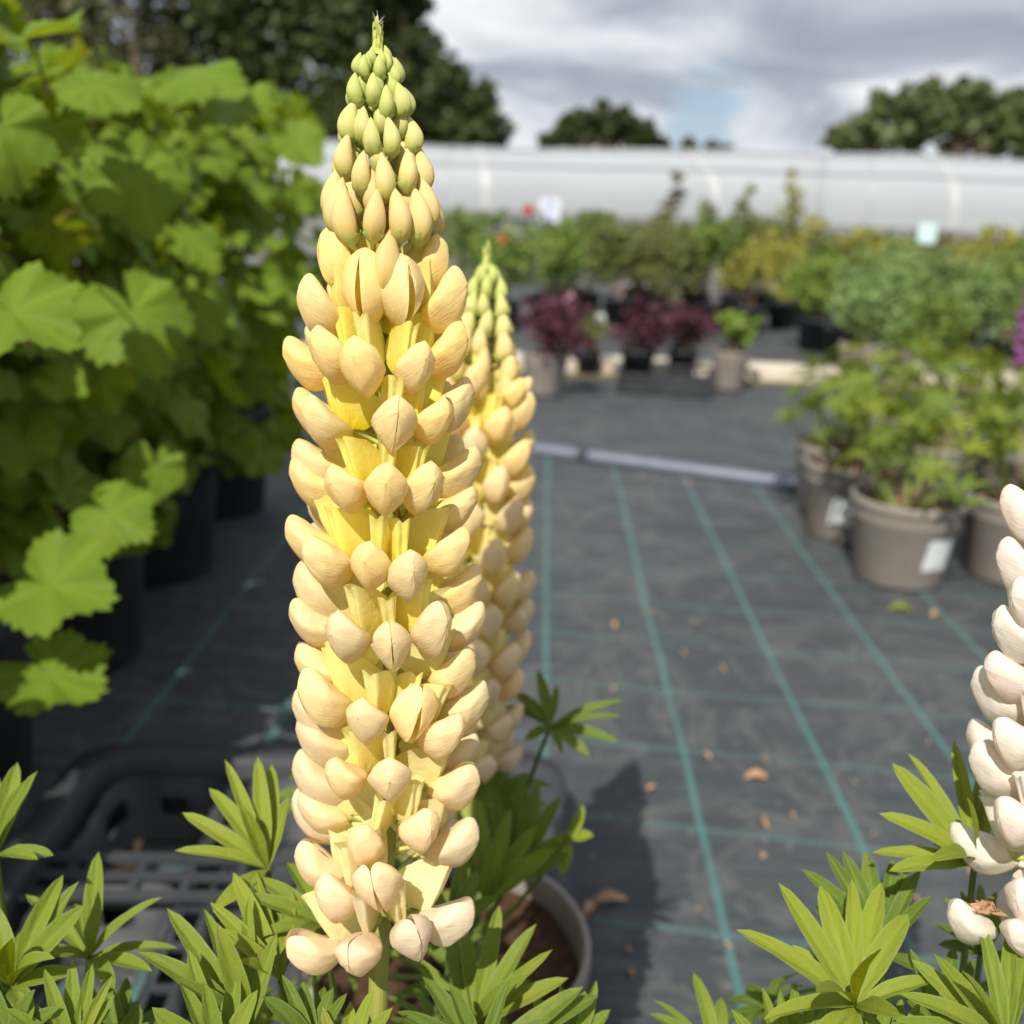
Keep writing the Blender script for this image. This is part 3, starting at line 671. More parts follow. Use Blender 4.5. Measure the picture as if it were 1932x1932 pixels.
def palmate_px(parent, c, tips, root, width=.0062, mat=None, extra=0, rg=rnd, up=None, org=None, curl=.10, lab=None):
    """one palmate leaf: c = (px, py, depth); tips = [(px, py, d_depth[, width factor])]; root = world point of the petiole's foot"""
    C = at(*c); org = org or Vector((0, 0, 0)); mb = MB()
    pt = C-root
    mid = root.lerp(C, .5)+Vector((pt.x*.12, pt.y*.12, 0))+Vector((0, 0, .01))
    mb.tube([root-org, mid-org, C-org], [.0019, .0017, .0013], 7, 1)
    upv = (C-mid).normalized() if up is None else up
    up2 = (upv*.6 + (CAM-C).normalized()*.5 + Vector((0, 0, .3))).normalized()
    ls = []
    for tp in tips:
        T = at(tp[0], tp[1], c[2]+tp[2]); wf = tp[3] if len(tp) > 3 else 1
        ls.append((T-C).length)
        leaflet(mb, C-org, T-org, width*wf*rg.uniform(.9, 1.1), up2, curl*rg.uniform(.3, 1.6), rg.uniform(.40, .85), 0, twist=rg.uniform(-.45, .45), seed=rg.uniform(0, 9))
    m = sum(ls)/len(ls)
    for k in range(extra):
        a = rg.uniform(0, 6.28); e = Vector((math.cos(a), math.sin(a), rg.uniform(-.1, .7))).normalized()
        leaflet(mb, C-org, C+e*m*rg.uniform(.6, .95)-org, width*rg.uniform(.75, 1), up2, curl, .45, 0, seed=k)
    o = mb.build('leaf', [mat or M_leaf, M_pet], parent)
    return o
def palmate_mesh(rg, n, L, width, mat, cup=.35):
    mb = MB()
    for k in range(n):
        a = 2*math.pi*k/n+rg.uniform(-.12, .12); e = Vector((math.cos(a), math.sin(a), cup+rg.uniform(-.15, .2))).normalized()
        l = L*rg.uniform(.72, 1.08)*(1.0+.15*math.cos(a))
        leaflet(mb, (0, 0, 0), e*l, width*rg.uniform(.85, 1.1), Vector((0, 0, 1)), rg.uniform(.05, .3), rg.uniform(.3, .6), 0, 10, rg.uniform(-.3, .3), k)
    return mb
def random_leaves(parent, foot, n, rmin, rmax, zmin, zmax, L, mat, rg, org, avoid=None, width=.006, sector=None):
    """extra palmate leaves round a plant: foot and the ranges are world values, org is the parent's origin"""
    made = 0; tries = 0
    while made < n and tries < 900:
        tries += 1
        a = rg.uniform(*sector) if sector else rg.uniform(0, 6.28); r = rg.uniform(rmin, rmax); z = rg.uniform(zmin, zmax)
        C = Vector((foot.x+r*math.cos(a), foot.y+r*math.sin(a), z))
        if avoid and avoid(C): continue
        mb = palmate_mesh(rg, rg.randint(8, 11), L*rg.uniform(.75, 1.1), width, mat, rg.uniform(.15, .8))
        out = Vector((math.cos(a), math.sin(a), 0))
        ax = (out*rg.uniform(.1, .9)+Vector((0, 0, 1))).normalized()
        m = ax.to_track_quat('Z', 'Y').to_matrix().to_4x4() @ Matrix.Rotation(rg.uniform(0, 6.28), 4, 'Z')
        m.translation = C-org
        mb.v = [tuple(m @ Vector(v)) for v in mb.v]
        ft = Vector((foot.x+.02*math.cos(a), foot.y+.02*math.sin(a), foot.z))
        mb.tube([ft-org, ft.lerp(C, .55)+out*r*.12-org, C-org], [.002, .0017, .0012], 6, 1)
        mb.build('leaf', [mat, M_pet], parent); made += 1

# ------------------------------------------------------------------ lupin florets
def wing_mesh(mat, seed, L=.0215, open_=0.0, name='floret'):
    """the pair of wing petals closed into a pouch; local +x outwards, +z up, foot at the origin"""
    rg = random.Random(seed); mb = MB(); ns, ntt = 20, 13
    Hh = .0112*rg.uniform(.92, 1.08); Wh = .0116*rg.uniform(.92, 1.1); rise = rg.uniform(.10, .28)
    dent = rg.uniform(-1, 1)
    for side in (-1, 1):
        pts = []; uvs = []
        op = open_*rg.uniform(.4, 1.2)
        for i in range(ns):
            q = i/(ns-1); s = 1-(1-q)**1.55
            prof = (.30+.80*s**.8)*max(0.0, 1-s**6.0)**.5
            h = Hh*prof; w = Wh*(.24+.86*s**.75)*max(0.0, 1-s**2.3)**.82
            cx_ = .0160+L*s*.93; cz = .0005+L*(rise*s+.06*s*s) - .0012*math.sin(math.pi*s)
            for j in range(ntt):
                t_ = j/(ntt-1)*2-1
                tt = t_
                yq = (t_-.22)/.78 if t_ > .22 else (.22-t_)/1.22
                yy = w*(1-abs(yq)**(2.5 if t_ > .22 else 1.55))**.92
                if t_ > 0: yy += op*h*t_**2*math.sin(math.pi*min(1, s*1.05))*.9
                else: yy += op*.25*h*t_*t_*s
                # pointed keel foot and softly pinched upper rim
                xx = cx_ - ((.0046*s*(t_*t_)*(1 if t_ < 0 else .22)) - .0014*t_)*max(0.0, 1-s**3)**.5
                zz3 = cz+h*tt*(1.05 if t_ < 0 else 1.0)
                nn = noise.noise(Vector((s*3+seed, t_*2, side*3+seed*.7)))
                n3 = noise.noise(Vector((s*7+seed*2, t_*4.5, side*5+seed))); yy *= 1+.16*nn+.06*n3; zz3 += .0006*nn + .0004*dent*math.sin(s*7); xx += .0004*n3
                pts.append(Vector((xx, side*(yy+.00012), zz3))); uvs.append((s, (t_+1)/2))
        if open_ > 0: mb.grid(pts, uvs, ns, ntt)
        elif side < 0: keep = (pts, uvs)
        else:
            P2 = []; U2 = []
            for i in range(ns):
                for j in range(ntt):
                    P2.append(pts[i*ntt+j]); U2.append(uvs[i*ntt+j])
                for j in range(ntt-2, 0, -1):
                    P2.append(keep[0][i*ntt+j]); U2.append(keep[1][i*ntt+j])
            mb.grid(P2, U2, ns, 2*ntt-2, 0, True)
    return mb.mesh(name, mat)
def banner_mesh(mat, seed, H=.0205, name='banner_petal'):
    """upright standard petal: grooved centre, two ridges, sides swept back"""
    rg = random.Random(seed); mb = MB(); nv, nu = 15, 25; pts = []; uvs = []
    lean = rg.uniform(.18, .42); wd_ = rg.uniform(.9, 1.15); bk = rg.uniform(.85, 1.15)
    for i in range(nv):
        v = i/(nv-1)
        for j in range(nu):
            a = j/(nu-1)*2-1; ab = abs(a); sg = 1 if a >= 0 else -1
            grow = (.38+.70*v**.65)
            if ab < .30:
                k = ab/.30; y = sg*.0022*k*grow*wd_; x = .0011*math.sin(k*math.pi*.62)*1.0
            else:
                k = (ab-.30)/.70; y = sg*(.0022+.0011*k**.7+.0006*k*v)*grow*wd_; x = .0011*math.sin(.62*math.pi)*(1-k)-.0150*bk*k**1.15*(.30+.80*math.sin(math.pi*min(1, v*.88+.06)))
            notch = .0017*math.exp(-(ab/.12)**2)*v**6
            z = H*v*(1-.16*max(0, ab-.3)**1.6) - notch + .0008*noise.noise(Vector((a*2+seed, v*2, 1)))
            x += z*lean + .0012*math.sin(v*2.6)+ .0017*v**5*(1-ab) + .0005*noise.noise(Vector((a*3, v*3, seed)))
            pts.append(Vector((x+.0178, y, z+.0012))); uvs.append((v*.75+.25*ab*v, j/(nu-1)))
    mb.grid(pts, uvs, nv, nu); return mb.mesh(name, mat)
def calyx_mesh():
    mb = MB()
    mb.tube([(.003, 0, -.0035), (.008, 0, -.0016), (.0150, 0, .0002)], [.00085, .0008, .0011], 6)
    pts = []; uvs = []; n = 10
    for i in range(6):
        s = i/5
        for j in range(n):
            a = 2*math.pi*j/n; r = .0012+.0021*math.sin(s*1.5); lip = .0022*s*s*(abs(math.sin(a)))
            pts.append(Vector((.0146+.0048*s+lip, r*math.cos(a)*.9, .0004+r*math.sin(a)+.0012*s))); uvs.append((s, j/n))
    mb.grid(pts, uvs, 6, n, 0, True)
    # lower bract
    leaflet(mb, (.0152, 0, -.0005), (.0172, 0, -.0062), .0011, Vector((1, 0, 0)), .2, .2, 0, 6)
    return mb.mesh('calyx', M_calyx)
CALYX = calyx_mesh()
def bud_mesh(seed, mat=None):
    rg = random.Random(seed); mb = MB(); n, k = 15, 18; pts = []; uvs = []
    for i in range(n):
        s = i/(n-1); r = (math.sin(math.pi*min(1, s*.90+.10)**.92)**.8)*(1-.25*s)
        r = max(0.0, s+.05)**.62*max(0.0, 1-s)**.90*2.0
        for j in range(k):
            a = 2*math.pi*j/k
            cr = 1+.16*max(0, math.cos(a))**10 + .05*noise.noise(Vector((s*3+seed, math.cos(a), math.sin(a))))
            pts.append(Vector((r*math.cos(a)*.265*cr+.07*math.sin(math.pi*s)-.10*s*s, r*math.sin(a)*.262*(1-.10*s), s))); uvs.append((s, (.5+j/k) % 1.0))
    mb.grid(pts, uvs, n, k, 0, True)
    b = mb.mesh('bud', mat or M_bud)
    mb = MB(); pts = []; uvs = []
    for i in range(5):
        s = i/4
        for j in range(12):
            a = 2*math.pi*j/12; r = .06+.165*math.sin(s*1.4)
            pts.append(Vector((r*math.cos(a)+.01, r*math.sin(a)*.92, -.03+s*.2+.09*s*max(0, math.cos(a*2+.3))**2))); uvs.append((s, j/12))
    mb.grid(pts, uvs, 5, 12, 0, True)
    mb.tube([(-.28, 0, -.22), (-.1, 0, -.1), (0, 0, .02)], [.045, .045, .07], 6)
    return b, mb.mesh('calyx', M_calyx)
def variants(matw, matb, off=0):
    W = [wing_mesh(matw, 11+k+off, open_=(0, 0, .05, 0, .22, .0, .45, .7)[k]) for k in range(8)]
    B = [banner_mesh(matb, 31+k+off) for k in range(6)]
    return W, B
WY, BY = variants(M_wing, M_bann); WW, BW = variants(M_white, M_wbann, 50); WP, BP = variants(M_purple, M_purple, 80)
BUDS = [bud_mesh(k) for k in range(5)]; BUDP = [bud_mesh(k, M_purple) for k in range(2)]

class Spike:
    def __init__(s, root, path, scale=1.0, W=WY, B=BY, seed=1):
        s.root = root; s.o = root.location.copy(); s.p = [Vector(q) for q in path]; s.k = scale; s.W = W; s.B = B; s.rg = random.Random(seed); s.nf = 0; s.nb = 0
        s.len = [0]
        for a, b in zip(s.p, s.p[1:]): s.len.append(s.len[-1]+(b-a).length)
    def pos(s, l):
        for i in range(len(s.p)-1):
            if l <= s.len[i+1] or i == len(s.p)-2:
                t = (l-s.len[i])/(s.len[i+1]-s.len[i]); return s.p[i].lerp(s.p[i+1], t), (s.p[i+1]-s.p[i]).normalized()
    def find(s, py):                         # arc length where the stem crosses image row py
        lo, hi = 0, s.len[-1]
        for _ in range(40):
            m = (lo+hi)/2
            if proj(s.pos(m)[0])[1] > py: lo = m
            else: hi = m
        return (lo+hi)/2
    def frame(s, l, th):
        S, up = s.pos(l); tocam = (CAM-S); tocam -= up*tocam.dot(up); tocam.normalize(); right = up.cross(tocam)*1.0
        out = tocam*math.cos(th)+right*math.sin(th); lat = up.cross(out)
        m = Matrix((out, lat, up)).transposed().to_4x4(); m.translation = S-s.o; return m
    def floret(s, l, th, tint, tilt=0, yaw=0, var=None, sc=1.0, roll=0):
        if s.nf >= 100: return
        s.nf += 1; rg = s.rg
        m = s.frame(l, th) @ Matrix.Scale(s.k*sc, 4) @ Matrix.Rotation(-tilt, 4, 'Y') @ Matrix.Rotation(roll, 4, 'X')
        kk = rg.choice((0, 0, 1, 1, 2, 3, 3, 5)) if var is None else var
        w = put('floret', s.W[kk], s.root, m); w['tint'] = tint
        b = put('banner_petal', rg.choice(s.B), w, Matrix.Rotation(rg.uniform(-.05, .05)+tilt*.4, 4, 'Y') @ Matrix.Rotation(yaw, 4, 'Z')); b['tint'] = min(1, tint*.9)
        put('calyx', CALYX, w); return w
    def at_px(s, px, py, th_back=False, tint=.3, **kw):
        """place a floret so that the middle of its pouch falls on (px, py)"""
        k = s.k*kw.get('sc', 1.0); tilt = kw.get('tilt', 0)
        lc = Vector((.0280, 0, .0045)); l = s.find(py); th = 0
        for _ in range(14):
            m = s.frame(l, th) @ Matrix.Scale(k, 4) @ Matrix.Rotation(-tilt, 4, 'Y')
            q = proj(m @ lc + s.o); c0 = proj(s.pos(l)[0])
            l -= (q[1]-py)*-1*.37/FP*.8
            R_ = .0280*k*FP/((m @ lc+s.o-CAM).dot(f_))
            th = math.asin(max(-1, min(1, (px-c0[0])/R_)))
            l = max(0, min(s.len[-1], l))
        if th_back: th = math.pi-th
        return s.floret(l, th, tint, **kw)
    def bud(s, px, py, Lpx, tint, tiltout, r, back=False, wf=1.0, th=None, depth=.36):
        rg = s.rg; L = Lpx*depth/FP; l = s.find(py+Lpx*.5)
        c0 = proj(s.pos(l)[0])
        if th is None:
            th = math.asin(max(-1, min(1, (px-c0[0])/(r*FP/depth))))
            if back: th = math.pi-th
        m = s.frame(l, th) @ Matrix.Translation((r, 0, 0)) @ Matrix.Rotation(tiltout, 4, 'Y') @ Matrix.Diagonal((L*wf, L*wf, L, 1))
        bm_, cm_ = rg.choice(s.bl); m = m @ Matrix.Rotation(rg.uniform(-.12, .12), 4, 'X') @ Matrix.Rotation(rg.uniform(-.25, .25), 4, 'Z'); o = put('bud', bm_, s.root, m); o['tint'] = tint; put('calyx', cm_, o); s.nb += 1
    def stem(s, r0_, r1_, extra=None):
        mb = MB(); n = 40; pts = []; uvs = []; k = 20
        for i in range(n):
            q = i/(n-1); P_, up = s.pos(s.len[-1]*q); x = up.orthogonal().normalized(); y = up.cross(x)
            r = r0_+(r1_-r0_)*q**.9
            for j in range(k):
                a = 2*math.pi*j/k; rr = r*(1+.045*math.cos(a*7))
                pts.append(P_+(x*math.cos(a)+y*math.sin(a))*rr-s.o); uvs.append((q*6, j/k))
        mb.grid(pts, uvs, n, k, 0, True); return mb.build('stem', M_stem, s.root)

# ---------------------------------------------------------------- main lupin
def smooth_path(pts, n=6):
    out = []; P = [Vector(p) for p in pts]; P = [P[0]*2-P[1]]+P+[P[-1]*2-P[-2]]
    for i in range(1, len(P)-2):
        for k in range(n):
            t = k/n; a, b, c, d_ = P[i-1:i+3]
            out.append(.5*((2*b)+(c-a)*t+(2*a-5*b+4*c-d_)*t*t+(3*b-a-3*c+d_)*t**3))
    out.append(P[-2]); return out
def dep(py): return .355+.050*max(0, min(1, (py-60)/1870))     # the spike leans a little towards the lens at its foot
spx = [(712, 1932), (716, 1800), (730, 1600), (738, 1400), (736, 1150), (730, 900), (724, 650), (718, 400), (714, 200), (712, 100)]
foot0 = at(712, 1932, dep(1932)); pot0 = Vector((foot0.x-.005, foot0.y+.03, 0))
root = thing('yellow_lupin', 'tall lupin in sharp focus with yellow and peach florets, green buds on top', 'lupin plant', pot0)
path = smooth_path([Vector((pot0.x, pot0.y, .15)), Vector((pot0.x, pot0.y-.012, .24))] + [at(x, y, dep(y)) for x, y in spx])
sp = Spike(root, path, 1.0, seed=5); sp.bl = BUDS
sp.stem(.0056, .0016)
add_pot(root, .107, .17, M_taupe, 1)
rg = random.Random(11)
# rows of open florets: (x, y) of each pouch, tint 0 fresh .. 1 old; optional extras
rows = [
 (0.00, [(600, 478, dict(tilt=.62, sc=.92)), (845, 492, dict(tilt=.5, sc=.85))], []),
 (0.02, [(592, 575, dict(tilt=.22)), (860, 560, dict(tilt=.30)), (671, 535, dict(tilt=.75, var=6, sc=1.05)), (785, 535, dict(tilt=.75, var=7, sc=1.05))], [150, 210]),
 (0.05, [(562, 680, {}), (622, 668, {}), (683, 684, {}), (785, 692, {}), (856, 655, dict(tilt=.2))], [120, 180, 235]),
 (0.08, [(560, 775, dict(tilt=.1)), (606, 793, {}), (744, 795, {}), (820, 790, {}), (880, 758, dict(tilt=.15))], [130, 200, 255]),
 (0.10, [(570, 905, {}), (652, 917, {}), (727, 922, {}), (799, 918, {}), (875, 886, {}), (585, 868, dict(th_back=True))], [120, 180, 225]),
 (0.12, [(882, 955, {}), (604, 985, dict(th_back=True))], [160]),
 (0.18, [(562, 1018, {}), (612, 1050, {}), (696, 1066, {}), (770, 1078, dict(var=5)), (852, 1036, {})], [125, 190, 240]),
 (0.22, [(575, 1110, dict(tilt=.15)), (880, 1108, {})], [170]),
 (0.28, [(580, 1170, {}), (650, 1198, {}), (741, 1216, dict(var=4)), (822, 1182, dict(var=4)), (880, 1176, {})], [120, 180, 235]),
 (0.34, [(562, 1252, {}), (601, 1312, dict(var=4)), (690, 1354, {}), (783, 1338, dict(var=7, tilt=.35)), (862, 1268, dict(var=6)), (882, 1330, {})], [130, 200]),
 (0.42, [(580, 1390, dict(var=4)), (836, 1384, dict(var=3)), (572, 1345, dict(th_back=True))], [170, 225]),
 (0.52, [(566, 1465, {}), (648, 1462, {}), (738, 1467, {}), (868, 1478, dict(var=4)), (868, 1420, dict(th_back=True))], [140, 200]),
 (0.66, [(588, 1526, dict(var=2)), (685, 1592, {}), (797, 1558, {}), (866, 1585, {})], [130, 190]),
 (0.85, [(572, 1628, dict(var=4)), (634, 1690, {}), (722, 1672, dict(var=6)), (836, 1660, dict(var=4, th_back=True)), (582, 1570, dict(th_back=True))], [170]),
 (0.98, [(588, 1790, dict(var=7, tilt=-.25)), (684, 1798, dict(tilt=-.25, var=2)), (790, 1762, dict(var=4)), (852, 1732, dict(var=7, tilt=-.1))], [180])]
for tint, fl, backs in rows:
    ys = [f[1] for f in fl]
    for x, y, kw in fl:
        kw = dict(kw); kw.setdefault('tilt', rg.uniform(-.06, .1)); kw.setdefault('sc', rg.uniform(.88, 1.02)); kw.setdefault('roll', rg.uniform(-.12, .12)*(1+2*tint)); kw['sc'] = kw['sc']*(1+.10*tint)
        tbk = kw.pop('th_back', False)
        sp.at_px(x, y, tbk, min(1, max(0, tint+rg.uniform(-.08, .08))), **kw)
    l = sp.find(sum(ys)/len(ys)+12)
    for a in backs: sp.floret(l+rg.uniform(-.003, .003), R(a), tint, rg.uniform(-.05, .15), 0, None, .98)
# buds (crop coordinates of the photograph turned into columns and rows)
brows = [
 (.03, 36, .006, .10, [(674, 123), (692, 134), (717, 138), (740, 147), (761, 135)], 1.25),
 (.00, 30, .003, .05, [(706, 111), (728, 106), (738, 110)], 1.1),
 (.12, 50, .0088, .08, [(678, 179), (706, 182), (727, 205), (753, 196), (769, 190)], 1.22),
 (.32, 60, .0112, .07, [(665, 240), (688, 249), (707, 272), (738, 270), (774, 258)], 1.18),
 (.55, 68, .0138, .07, [(656, 305), (684, 338), (728, 348), (764, 331), (790, 325)], 1.15),
 (.80, 84, .0168, .08, [(637, 378), (664, 416), (705, 419), (754, 416), (786, 416), (812, 404)], 1.08),
 (.72, 84, .0168, .08, [(645, 400), (800, 392)], 1.08),
 (1.0, 100, .0165, .02, [(726, 502)], .95)]
for tint, L, r, tl, lst, wf in brows:
    for x, y in lst: sp.bud(x, y, L*rg.uniform(1.12, 1.34), tint+rg.uniform(-.07, .07), tl+rg.uniform(-.04, .04), r, False, wf*rg.uniform(.95, 1.08))
    if len(lst) > 3:
        my = sum(q[1] for q in lst)/len(lst)
        for a in range(0, 360, 60): sp.bud(0, my-L*.42, L*1.1, max(0, tint-.1), tl*.6, r*.62, False, wf, R(a+rg.uniform(-15, 15)))
        for a in (115, 155, 205, 245): sp.bud(0, lst[0][1]+rg.uniform(-8, 8), L*1.15, tint, tl, r, False, wf, R(a))
# growing tip with scales and a dry hairy end
mb = MB()
T0 = at(712, 105, .356)-root.location; T1 = at(713, 52, .355)-root.location; ax = T1-T0
mb.tube([T0, T0+ax*.5, T1], [.0022, .0018, .0012], 10)
for k in range(16):
    s = k/16; a = k*2.4; o_ = Vector((math.cos(a), math.sin(a), 0)); b = T0+ax*s+o_*.0014*(1-s*.3)
    leaflet(mb, b, b+Vector((0, 0, .0042))+o_*.0006, .0011, o_, .1, .3, 0, 7)
mb.build('growing_tip', M_calyx, root)
mb = MB()
for k in range(26):
    a = rg.uniform(0, 6.28); e = Vector((math.cos(a)*.5, math.sin(a)*.5, rg.uniform(.3, 1.4))); b = T1+Vector((0, 0, rg.uniform(-.001, .001)))
    mb.tube([b, b+e*.0014, b+e*rg.uniform(.002, .0038)+Vector((rg.uniform(-1, 1)*.0006, 0, 0))], [.00022, .00018, .00008], 4)
mb.tube([T1-Vector((0, 0, .001)), T1+Vector((0, 0, .0016))], [.0013, .0009], 8)
mb.build('dry_tuft', M_hair, root)

# leaves of the main lupin
ft = Vector((pot0.x, pot0.y, .155))
def ftr(dx, dy): return ft+Vector((dx, dy, 0))
o0 = root.location.copy()
PL = [
 ((505, 1640, .44), [(425, 1432, .01), (486, 1425, .02), (512, 1440, .03), (345, 1530, 0), (332, 1598, -.01), (396, 1480, .015), (455, 1520, -.01, .8), (545, 1500, .02)], M_leafy),
 ((470, 1945, .385), [(316, 1712, .01, 1.25), (268, 1790, -.01, 1.1), (385, 1712, .02), (412, 1745, -.01, 1.2), (468, 1690, .02), (330, 1845, -.02), (520, 1760, .01)], M_leaf),
 ((610, 1745, .42), [(478, 1650, .01, 1.1), (462, 1688, -.005, 1.2), (448, 1728, 0), (458, 1775, -.02), (540, 1620, .03)], M_leaf),
 ((530, 1850, .40), [(440, 1640, .02), (482, 1640, .03), (400, 1700, .0, 1.1), (425, 1750, -.01), (455, 1812, -.02), (560, 1700, .03)], M_leafy),
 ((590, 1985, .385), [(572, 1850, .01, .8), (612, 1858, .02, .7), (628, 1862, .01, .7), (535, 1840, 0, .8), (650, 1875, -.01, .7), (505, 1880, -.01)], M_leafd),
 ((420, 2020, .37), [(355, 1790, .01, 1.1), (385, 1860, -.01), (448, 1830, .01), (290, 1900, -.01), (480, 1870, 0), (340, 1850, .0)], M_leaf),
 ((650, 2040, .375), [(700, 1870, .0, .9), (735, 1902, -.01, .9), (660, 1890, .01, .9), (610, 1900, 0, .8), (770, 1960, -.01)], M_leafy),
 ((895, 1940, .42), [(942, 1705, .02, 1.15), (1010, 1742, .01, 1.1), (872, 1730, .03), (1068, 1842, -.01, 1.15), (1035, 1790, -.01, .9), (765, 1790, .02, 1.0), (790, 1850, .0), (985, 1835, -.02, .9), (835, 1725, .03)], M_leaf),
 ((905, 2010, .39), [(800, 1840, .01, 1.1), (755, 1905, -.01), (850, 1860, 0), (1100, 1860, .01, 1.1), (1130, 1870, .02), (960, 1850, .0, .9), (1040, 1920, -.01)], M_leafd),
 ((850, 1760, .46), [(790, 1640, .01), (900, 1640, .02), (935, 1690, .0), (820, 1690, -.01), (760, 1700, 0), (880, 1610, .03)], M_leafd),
 ((1075, 2000, .42), [(1125, 1850, .0), (1150, 1905, .0), (1060, 1860, .01), (1010, 1880, 0), (1165, 1935, -.01), (1105, 1870, .01)], M_leaf)]
for i, (c, tips, mt) in enumerate(PL):
    a = rg.uniform(0, 6.28); palmate_px(root, c, tips, ftr(.02*math.cos(a), .02*math.sin(a)), .0060, mt, 2, rg, org=o0)
def av0(C):
    q = proj(C); return q[1] < 1800 or (600 < q[0] < 860 and q[1] < 1980)
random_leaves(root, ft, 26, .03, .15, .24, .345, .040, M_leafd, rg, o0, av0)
random_leaves(root, ft, 10, .03, .15, .26, .36, .040, M_leaf, rg, o0, av0)

# ---------------------------------------------------------------- second lupin, behind
pot1 = gp(840, 1790, .17); pot1.z = .012
root2 = thing('yellow_lupin', 'second yellow lupin, blurred and half hidden behind the sharp one, in the black tray', 'lupin plant', pot1)
D2 = .60
s2 = [(872, 1700), (882, 1500), (890, 1300), (892, 1000), (898, 800), (912, 640), (920, 530), (920, 490)]
path2 = smooth_path([Vector((pot1.x, pot1.y, .15)), Vector((pot1.x+.0, pot1.y-.01, .22))]+[at(x, y, D2+.03*(y-500)/1200) for x, y in s2])
sp2 = Spike(root2, path2, .98, seed=9); sp2.bl = BUDS; sp2.stem(.0055, .0018)
add_pot(root2, .107, .17, M_taupe, 1)
y = 752; k = 0
while y < 1440:
    l = sp2.find(y); n = 7; o_ = k*.5
    for j in range(n):
        sp2.floret(l+rg.uniform(-.002, .002), 2*math.pi*(j+o_)/n+rg.uniform(-.1, .1), min(1, (y-700)/750+rg.uniform(-.1, .1)), rg.uniform(0, .25), 0, None, (.95 if y < 800 else 1.10) * (.86 if y > 1300 else 1))
    y += 62; k += 1
for y, L, r, tint, wf in ((520, 34, .004, .0, 1.1), (545, 38, .007, .05, 1.2), (578, 40, .0095, .2, 1.2), (612, 46, .011, .4, 1.2), (650, 52, .0135, .65, 1.2), (690, 58, .017, .85, 1.15), (725, 56, .018, .95, 1.1)):
    n = 7 if y > 560 else 5
    for j in range(n): sp2.bud(0, y, L*1.25, tint, .12, r, False, wf, 2*math.pi*(j+.5*(y % 3))/n+rg.uniform(-.1, .1), D2)
mb = MB(); T0 = at(918, 510, D2)-root2.location; T1 = at(918, 462, D2)-root2.location
mb.tube([T0, T0.lerp(T1, .5), T1], [.003, .0022, .0009], 8)
for k in range(12):
    a = k*2.4; o_ = Vector((math.cos(a), math.sin(a), 0)); b = T0.lerp(T1, k/14)+o_*.0015
    leaflet(mb, b, b+Vector((0, 0, .006))+o_*.001, .0015, o_, .1, .3, 0, 7)
mb.build('growing_tip', M_calyx, root2)
ft2 = Vector((pot1.x, pot1.y, .16)); o2 = root2.location.copy()
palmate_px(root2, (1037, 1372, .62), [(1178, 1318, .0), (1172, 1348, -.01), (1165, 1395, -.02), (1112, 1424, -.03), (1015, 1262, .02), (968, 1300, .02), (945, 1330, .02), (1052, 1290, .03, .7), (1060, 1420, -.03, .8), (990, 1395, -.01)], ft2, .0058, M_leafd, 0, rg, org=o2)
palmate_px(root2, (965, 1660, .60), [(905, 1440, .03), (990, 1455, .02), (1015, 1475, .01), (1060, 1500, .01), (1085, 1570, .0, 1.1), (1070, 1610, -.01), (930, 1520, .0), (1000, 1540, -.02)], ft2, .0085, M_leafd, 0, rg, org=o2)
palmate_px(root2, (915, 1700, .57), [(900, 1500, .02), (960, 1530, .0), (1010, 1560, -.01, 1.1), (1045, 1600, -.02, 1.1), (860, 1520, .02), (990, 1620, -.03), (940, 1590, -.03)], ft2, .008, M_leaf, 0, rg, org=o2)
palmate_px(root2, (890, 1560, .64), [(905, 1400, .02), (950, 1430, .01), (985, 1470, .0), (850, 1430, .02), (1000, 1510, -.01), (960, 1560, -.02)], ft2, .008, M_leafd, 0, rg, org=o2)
palmate_px(root2, (1075, 1585, .60), [(1100, 1520, 0, .9), (1086, 1560, .0, 1.2), (1120, 1575, 0), (1060, 1650, -.01), (1040, 1600, 0)], ft2, .006, M_leafy, 0, rg, org=o2)
def av2(C):
    q = proj(C); return q[1] < 1480 or q[0] > 1020
random_leaves(root2, ft2, 10, .04, .13, .24, .34, .045, M_leafd, rg, o2, av2, .007)

# ---------------------------------------------------------------- white lupin at the right edge
footW = at(1990, 1932, .40); potW = Vector((footW.x, footW.y+.02, 0))
root3 = thing('white_lupin', 'creamy white lupin cut off by the right edge of the picture', 'lupin plant', potW)
path3 = smooth_path([Vector((potW.x, potW.y, .15)), Vector((potW.x, potW.y-.01, .24))]+[at(x, y, d_) for x, y, d_ in ((1990, 1932, .40), (2000, 1700, .395), (2024, 1400, .385), (2062, 1100, .375), (2125, 800, .37), (2150, 500, .365))])
sp3 = Spike(root3, path3, 1.0, WW, BW, 21); sp3.bl = BUDS; sp3.stem(.005, .002)
add_pot(root3, .107, .17, M_taupe, 1)
for x, y, kw in [(1932, 1072, {}), (1926, 1195, {}), (1915, 1265, {}), (1890, 1312, {}), (1866, 1400, {}), (1885, 1452, {}), (1925, 1540, {}), (1858, 1592, dict(tilt=-.2, sc=1.1)), (1945, 960, {}), (1952, 1140, {}), (1925, 1392, {}), (1945, 1700, {}), (1940, 1765, dict(tilt=-.3))]:
    kw = dict(kw); kw.setdefault('tilt', rg.uniform(-.05, .1)); kw.setdefault('sc', 1.04); sp3.at_px(x, y, False, rg.uniform(0, .9), **kw)
for y in range(930, 1800, 108):
    for a in (35, 85, 135, 180, 215): sp3.floret(sp3.find(y), R(a+rg.uniform(-8, 8)), rg.uniform(0, 1), 0.05, 0)
for i, y in enumerate((680, 765, 850)):
    for j in range(7): sp3.floret(sp3.find(y), 2*math.pi*(j+.5*(i % 2))/7, 0, .1, 0, None, .82+.07*i)
BUDW = [bud_mesh(40+k) for k in range(2)]; sp3.bl = BUDW
